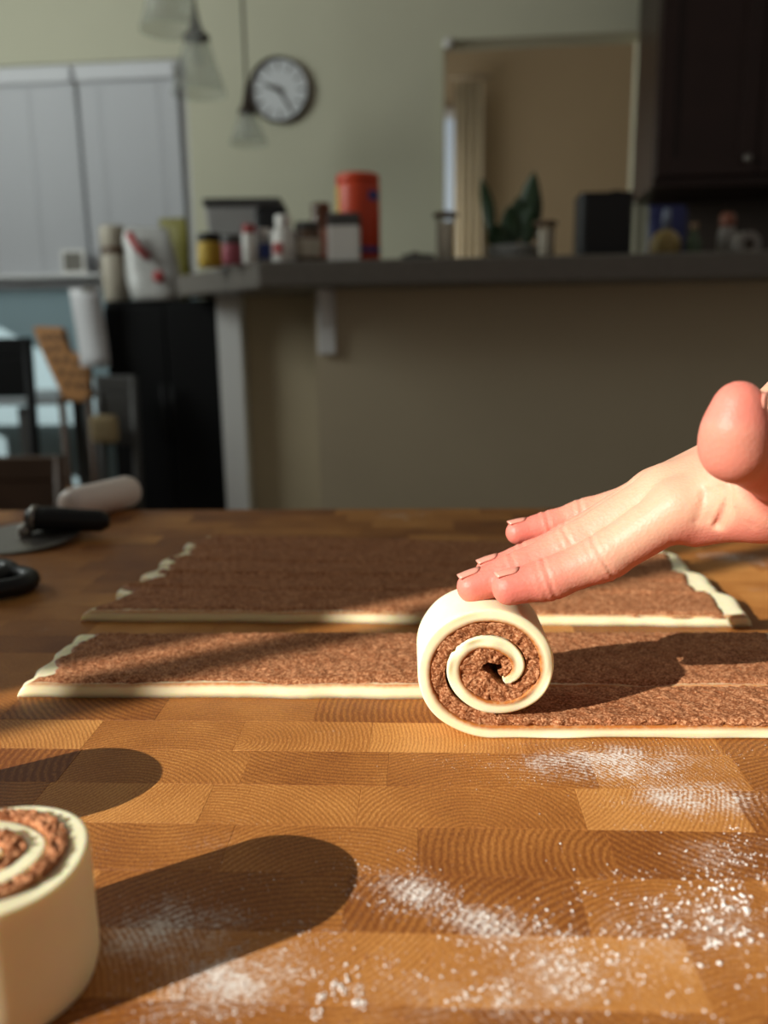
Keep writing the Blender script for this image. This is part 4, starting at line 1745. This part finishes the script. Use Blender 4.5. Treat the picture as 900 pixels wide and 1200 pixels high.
def leaf(par, base_, tipv, wid, seed):
    b0, tp = Vector(base_), Vector(tipv)
    ax_ = tp - b0
    side = ax_.cross(Vector((0.25, 1, 0.1))).normalized()
    nrm_ = side.cross(ax_).normalized()
    n, vs, fs = 14, [], []
    for k in range(n + 1):
        f = k / n
        c = b0 + ax_ * f + nrm_ * (0.10 * ax_.length * math.sin(f * math.pi))
        w = wid * (math.sin(math.pi * min(1, 0.06 + f * 0.94)) ** 0.75)
        for s, dz in ((-1, 0.16), (-0.5, 0.05), (0, 0.0), (0.5, 0.05), (1, 0.16)):
            vs.append(c + side * s * w + nrm_ * dz * w)
    for k in range(n):
        for j in range(4):
            a = k * 5 + j
            fs.append((a, a + 1, a + 6, a + 5))
    o = new_mesh('leaf', vs, fs, GREENL, par, True)
    md = o.modifiers.new('thickness', 'SOLIDIFY')
    md.thickness = 0.0012
    return o


for bx_, tx, tz, wd_, yy in ((-20, -36, 98, 8, 0), (6, 24, 104, 13, 0.01), (0, -4, 66, 13, -0.02), (10, 22, 62, 12, -0.03), (-8, -22, 46, 14, -0.02), (2, 6, 78, 11, 0.02), (14, 30, 88, 9, 0.03)):
    zb_ = max(18, tz * 0.35)
    bx2 = bx_ + (tx - bx_) * 0.3
    tube('stem', [(bx_ * 0.3 * u, 0, 18 * u), (bx2 * u, yy * .5, zb_ * u)], 1.2 * u, GREENL, t, 6)
    leaf(t, (bx2 * u, yy * .5, zb_ * u), (tx * u, yy, tz * u), wd_ * u, 0)

# black speaker
p = on_bar(705, 2.18)
u = mpp(p)
t = thing('smart_speaker', 'black cloth covered speaker box standing on the bar', 'speaker', p, 0.0)
bm = add_box(bmesh.new(), -31 * u, 31 * u, -26 * u, 26 * u, 0, 71 * u)
ve = [e for e in bm.edges if abs(e.verts[0].co.z - e.verts[1].co.z) > 0.01]
bmesh.ops.bevel(bm, geom=ve, offset=10 * u, segments=5, affect='EDGES', profile=0.5)
lowe = [e for e in bm.edges if max(v.co.z for v in e.verts) < 0.001]
bmesh.ops.bevel(bm, geom=lowe, offset=7 * u, segments=3, affect='EDGES', profile=0.5)
bm_obj('cabinet', bm, BLKPL, t)
box('top_plate', -29 * u, 29 * u, -24 * u, 24 * u, 71 * u, 73 * u, BLACKM, t, 0.001)
lathe('dial', [(8 * u, 73 * u), (8 * u, 76 * u), (6 * u, 77 * u)], BLKPL, t, 24, center=(14 * u, 0, 0))

# bottles under the wall cabinet
p = on_bar(779, 2.3)
u = mpp(p)
t = thing('yellow_bottle', 'round yellow bottle with a blue and white top below the cabinet', 'bottle', p)
lathe('body', [(14 * u, 0), (17 * u, 2 * u), (17.5 * u, 24 * u), (12 * u, 33 * u), (5 * u, 37 * u)], mat('mustard_plastic', (0.34, 0.24, 0.07), 0.4, 0.06, 20), t, 28)
lathe('neck', [(5 * u, 37 * u), (5 * u, 52 * u), (4 * u, 60 * u)], mat('pale_blue_plastic', (0.16, 0.19, 0.26), 0.4, 0.06, 20), t, 20)
p = on_bar(780, 2.48)
u = mpp(p)
t = thing('blue_packet', 'dark blue packet standing behind the yellow bottle', 'packet', p)
bag_mesh('packet_body', 22 * u, 8 * u, 66 * u, mat('navy_film', (0.012, 0.016, 0.09), 0.4, 0.2, 30), t, 15, 0, 0.95)
box('seal', -18 * u, 18 * u, -1.2 * u, 1.2 * u, 62 * u, 69 * u, mat('navy_film', (0.012, 0.016, 0.09)), t, 0.001)
p = on_bar(812, 2.28)
u = mpp(p)
t = thing('green_bottle', 'small green bottle with a tan cap below the cabinet', 'bottle', p)
lathe('body', [(8 * u, 0), (9 * u, 2 * u), (9 * u, 22 * u), (4 * u, 30 * u), (4 * u, 36 * u)], mat('green_bottle_glass', (0.07, 0.11, 0.06), 0.25, 0.1, 20), t, 24)
lathe('cap', [(4.6 * u, 36 * u), (4.6 * u, 42 * u), (3.6 * u, 43 * u)], mat('tan_cap', (0.30, 0.19, 0.11), 0.5, 0.1, 20), t, 18)
p = on_bar(850, 2.28)
u = mpp(p)
t = thing('cream_bottle', 'white bottle with a rust red cap below the cabinet', 'bottle', p)
lathe('body', [(9 * u, 0), (10 * u, 2 * u), (10 * u, 30 * u), (8 * u, 38 * u)], mat('off_white_bottle', (0.26, 0.24, 0.22), 0.5, 0.06, 20), t, 24)
lathe('cap', [(8.5 * u, 38 * u), (8.8 * u, 40 * u), (8.8 * u, 50 * u), (6 * u, 53 * u)], mat('rust_cap', (0.20, 0.06, 0.03), 0.5, 0.1, 20), t, 24)
p = on_bar(873, 2.2)
u = mpp(p)
t = thing('tape_roll', 'pale round roll lying on its side next to the white bottle', 'roll', p, 0.2)
vs, fs = [], []
nn = 32
for k in range(nn):
    a = 2 * math.pi * k / nn
    for (r, y) in ((15 * u, -8 * u), (15 * u, 8 * u), (6 * u, 8 * u), (6 * u, -8 * u)):
        vs.append((r * math.cos(a), y, 15 * u + r * math.sin(a)))
for k in range(nn):
    a, b = 4 * k, 4 * ((k + 1) % nn)
    for j in range(4):
        fs.append((a + j, b + j, b + (j + 1) % 4, a + (j + 1) % 4))
new_mesh('paper_wrap', vs, fs, mat('off_white_bottle', (0.26, 0.24, 0.22)), t)
vs2 = [(v[0] * 0.398, v[1] * 0.9, 15 * u + (v[2] - 15 * u) * 0.398) for v in vs]
vs2 = []
for k in range(nn):
    a = 2 * math.pi * k / nn
    for (r, y) in ((5.95 * u, -8.3 * u), (5.95 * u, 8.3 * u), (4.8 * u, 8.3 * u), (4.8 * u, -8.3 * u)):
        vs2.append((r * math.cos(a), y, 15 * u + r * math.sin(a)))
new_mesh('core', vs2, fs, BROWNJ, t)

# ------------------------------------------------------------------ wall clock and pendants
p = W(328, 107, YB)
u = mpp(p)
ck = thing('wall_clock', 'round wall clock with a pale dial and brown rim on the olive wall', 'clock', (p[0], YB - 0.001, p[2]))
RC = 36 * u


def disc_y(name, prof, m, par, n=48, smooth=False):
    o = lathe(name, prof, m, par, n, smooth)
    o.rotation_euler = (math.radians(90), 0, 0)
    return o


disc_y('rim', [(RC * .98, 0), (RC, .006), (RC, .026), (RC * .97, .032), (RC * .93, .030), (RC * .93, .012), (RC * .92, .010), (0.01, .010)], BRONZE, ck, 56)
disc_y('dial', [(RC * .925, .0105), (RC * .925, .014), (0.005, .0141)], mat('clock_dial', (0.58, 0.60, 0.62), 0.5, 0.03, 10), ck, 56)
for k in range(12):
    a = math.radians(30 * k)
    o = box('hour_mark', -0.004, 0.004, -0.016, -0.0143, -0.012, 0.012, DKGREY, ck)
    o.rotation_euler = (0, a, 0)
    o.location = (RC * .72 * math.sin(a), 0, RC * .72 * math.cos(a))
for a, ln, wd_ in ((292, .5, .006), (148, .70, .004)):
    o = box('hand', -wd_, wd_, -0.019, -0.017, -0.02, RC * ln, BRONZE, ck)
    o.rotation_euler = (0, math.radians(a), 0)
disc_y('hub', [(0.009, .016), (0.009, .022), (.004, .023)], BRONZE, ck, 16)


def pendant(label, px, py, Y, wpx, hpx, stem=3.3):
    """px, py: middle of the shade's metal cap; wpx: shade width at the rim"""
    p = W(px, py, Y)
    u = mpp(p)
    zr = -hpx * u
    t = thing('pendant_lamp', label, 'pendant lamp', (p[0], Y, p[2] + zr), 0, 'glass cone pendant lamps')
    z0 = -zr
    R = wpx / 2 * u
    cpr = R * 0.48
    lathe('cap', [(cpr, z0), (cpr, z0 + 3 * u), (cpr * .6, z0 + 8 * u), (cpr * .35, z0 + 18 * u), (cpr * .18, z0 + 30 * u), (0.003, z0 + 40 * u)], BRONZE, t, 28)
    rim = 0.0022
    prof = [(R, 0), (cpr * .9, z0), (cpr * .9 - rim, z0), (R - rim, 0.0)]
    n = 40
    vs, fs = [], []
    for (r, z) in prof:
        for k in range(n):
            a = 2 * math.pi * k / n
            vs.append((r * math.cos(a), r * math.sin(a), z))
    for i in range(4):
        j = (i + 1) % 4
        for k in range(n):
            k2 = (k + 1) % n
            fs.append((i * n + k, i * n + k2, j * n + k2, j * n + k))
    new_mesh('glass_shade', vs, fs, GLASS, t, True)
    lathe('bulb', [(3 * u, z0 - 1 * u), (4 * u, z0 - 8 * u), (7 * u, z0 - 20 * u), (5 * u, z0 - 27 * u), (1 * u, z0 - 30 * u)][::-1], GLASS, t, 20)
    tube('cord', [(0, 0, z0 + 38 * u), (0, 0, stem - (p[2] + zr))], 0.0045, BRONZE, t, 8)
    return t


pendant('nearer glass cone pendant lamp with a bronze cap, over the right blind', 230, 46, 2.75, 66, 60)
pendant('lower glass cone pendant lamp with a bronze cap, in front of the clock', 290, 133, 3.05, 46, 34)
pendant('highest glass cone pendant lamp, cut off by the top of the picture', 196, -36, 2.5, 74, 66)

# ------------------------------------------------------------------ dining corner at the left
p0 = W(76, 466, 2.75)
t = thing('dining_table', 'dark dining table in the sunny corner behind the paper sheet', 'table', (p0[0] - 0.45, 2.95, 0))
tz = p0[2]
box('table_top', -0.5, 0.45, -0.25, 0.25, tz - 0.02, tz, mat('grey_table_top', (0.16, 0.17, 0.18), 0.4, 0.1, 10), t, 0.004)
for lx, ly in ((0.31, -0.2), (0.31, 0.2), (-0.45, -0.2), (-0.45, 0.2)):
    box('leg', lx - 0.02, lx + 0.02, ly - 0.02, ly + 0.02, 0, tz - 0.03, DKGREY, t, 0.002)

# woven chair back
CANE = mat('woven_cane', (0.40, 0.185, 0.06), 0.55, 0.2, 40)
cp0 = W(74, 430, 2.62)
u = mpp(cp0)
t = thing('cane_chair', 'orange brown woven cane chair tilted beside the paper sheet', 'chair', (cp0[0], 2.62, 0), 0.0)
zc = cp0[2]
bk = thing('x', 'x', 'x', (0, 0, 0))
bpy.data.objects.remove(bk)
outl = [(-34, 47), (4, 45), (8, 18), (31, 8), (31, -34), (20, -42), (-4, -38), (-22, 8)]
bm = bmesh.new()
vsb = [bm.verts.new((x * u, 0, zc + z * u)) for x, z in outl]
f = bm.faces.new(vsb)
r = bmesh.ops.extrude_face_region(bm, geom=[f])
bmesh.ops.translate(bm, vec=(0, 0.03, 0), verts=[e for e in r['geom'] if isinstance(e, bmesh.types.BMVert)])
bmesh.ops.bevel(bm, geom=list(bm.edges), offset=0.006, segments=2, affect='EDGES')
back = bm_obj('backrest', bm, CANE, t)
bm = bmesh.new()
for gx_, gz_ in ((-18, 34), (-8, 34), (2, 34), (-16, 20), (-5, 22), (-8, 8), (4, 8), (16, 4), (-2, -6), (10, -8), (22, -8), (4, -20), (16, -22), (26, -22)):
    add_box(bm, (gx_ - 2.6) * u, (gx_ + 2.6) * u, -0.002, 0.002, zc + (gz_ - 3.2) * u, zc + (gz_ + 3.2) * u)
bm_obj('weave_holes', bm, DARKWOOD, back)
box('seat', -0.10, 0.10, -0.34, 0.03, 0.42, 0.45, CANE, t, 0.006)
for lx, ly in ((-0.085, -0.32), (0.085, -0.32), (-0.02, 0.012), (0.07, 0.012)):
    tube('leg', [(lx, ly, 0), (lx, ly, 0.42 if ly < 0 else zc - 0.09)], 0.012, DARKWOOD, t, 10)


def plain_chair(label, px, py, Y, wpx, frame_m, pad_m, rot, pad=None, seat=None):
    """px, py: middle of the top rail"""
    p = W(px, py, Y)
    u = mpp(p)
    t = thing('dining_chair', label, 'chair', (p[0], Y, 0), rot, 'dining chairs')
    zt = p[2]
    hw_ = wpx * u / 2
    sz = 0.45
    for sx in (-1, 1):
        tube('back_post', [(sx * hw_, 0.06, 0), (sx * hw_, 0.03, sz), (sx * hw_, 0, zt)], 0.013, frame_m, t, 10)
        tube('front_leg', [(sx * hw_, 0.42, 0), (sx * hw_, 0.42, sz)], 0.013, frame_m, t, 10)
    box('top_rail', -hw_, hw_, -0.012, 0.012, zt - 0.05, zt, frame_m, t, 0.004)
    box('seat', -hw_ - 0.01, hw_ + 0.01, 0.02, 0.44, sz, sz + 0.035, pad_m, t, 0.01)
    if pad:
        box('back_panel', -hw_ + 0.01, hw_ - 0.01, -0.004, 0.010, zt - pad, zt - 0.05, pad_m, t, 0.003)
    return t


plain_chair('dark brown panelled chair back rising behind the table at far left', 20, 535, 1.7, 98, DARKWOOD, DARKWOOD, math.pi + 0.10, pad=0.30)
plain_chair('dark metal framed chair in front of the tall black cabinet', 136, 440, 2.40, 42, DKGREY, DKGREY, math.pi, pad=0.20)
plain_chair('black chair back at the far left edge before the blind', 2, 396, 2.2, 62, BLACKM, BLACKM, math.pi, pad=0.155)
# tan cushion on the metal chair
p = W(126, 518, 2.36)
u = mpp(p)
t = thing('cushion', 'small tan cushion resting against the metal framed chair', 'cushion', (p[0], 2.345, p[2]))
bm = add_box(bmesh.new(), -16 * u, 16 * u, -0.02, 0.02, 0, 32 * u, 0.015, 3)
bm_obj('pad', bm, mat('tan_fabric', (0.40, 0.31, 0.17), 0.9, 0.1, 30, bump=0.3), t, True)
tube('piping', [(-14 * u, 0, 1.5 * u), (14 * u, 0, 1.5 * u), (14 * u, 0, 30 * u), (-14 * u, 0, 30 * u)], 0.003, mat('tan_fabric', (0.4, 0.31, 0.17)), t, 6, closed=True)

# curtain in the room beyond the opening, beside a bright glazed door
YC = 5.05
ca, cb2 = W(533, 200, YC)[0], W(566, 200, YC)[0]
zt_ = W(545, 95, YC)[2]
t = thing('curtain', 'long cream curtain in the next room, seen through the wall opening', 'curtain', ((ca + cb2) / 2, YC, 0.02))
n = 40
vs, fs = [], []
for k in range(n + 1):
    f = k / n
    x = (f - 0.5) * (cb2 - ca)
    y = 0.025 * math.sin(f * 2 * math.pi * 4)
    for z in (0.0, zt_ - 0.02):
        vs.append((x, y, z))
for k in range(n):
    fs.append((2 * k, 2 * k + 2, 2 * k + 3, 2 * k + 1))
c_ = new_mesh('drape', vs, fs, mat('cream_curtain', (0.80, 0.72, 0.55), 0.9, 0.05, 20), t, True)
md = c_.modifiers.new('thick', 'SOLIDIFY')
md.thickness = 0.004
tube('curtain_rod', [(-0.12, 0.0, zt_), (0.12, 0.0, zt_)], 0.010, mat('beige_rod', (0.42, 0.35, 0.25), 0.5), t, 10)
ga, gb = W(505, 200, 5.15)[0], W(534, 200, 5.15)[0]
gt = W(520, 128, 5.15)[2]
dr = structure(multi_box('door_1', [(ga, ga + 0.04, 5.14, 5.19, 0.02, gt), (gb + 0.1, gb + 0.14, 5.14, 5.19, 0.02, gt), (ga + 0.04, gb + 0.1, 5.14, 5.19, gt - 0.05, gt), (ga + 0.04, gb + 0.1, 5.14, 5.19, 0.02, 0.07)], TRIMW), 'glazed door in the next room')
lit = bpy.data.materials.new('daylit_pane')
nt, N_, L_, b_ = link_tree(lit)
b_.inputs['Base Color'].default_value = (0.5, 0.58, 0.66, 1)
b_.inputs['Emission Color'].default_value = (0.70, 0.84, 1.0, 1)
b_.inputs['Emission Strength'].default_value = 0.22
box('pane', ga + 0.04, gb + 0.1, 5.16, 5.165, 0.07, gt - 0.05, lit, dr)
# small white knob added for the bright clip at the corner of the opening
p = W(525, 51, YB - 0.02)
sn = thing('corner_clip', 'tiny white knob at the top left corner of the wall opening', 'wall_clip', (p[0], YB - 0.013, p[2]))
o = lathe('knob', [(.012, 0), (.019, .004), (.019, .014), (.010, .020)], WHITEPL, sn, 20)
o.rotation_euler = (math.radians(90), 0, 0)
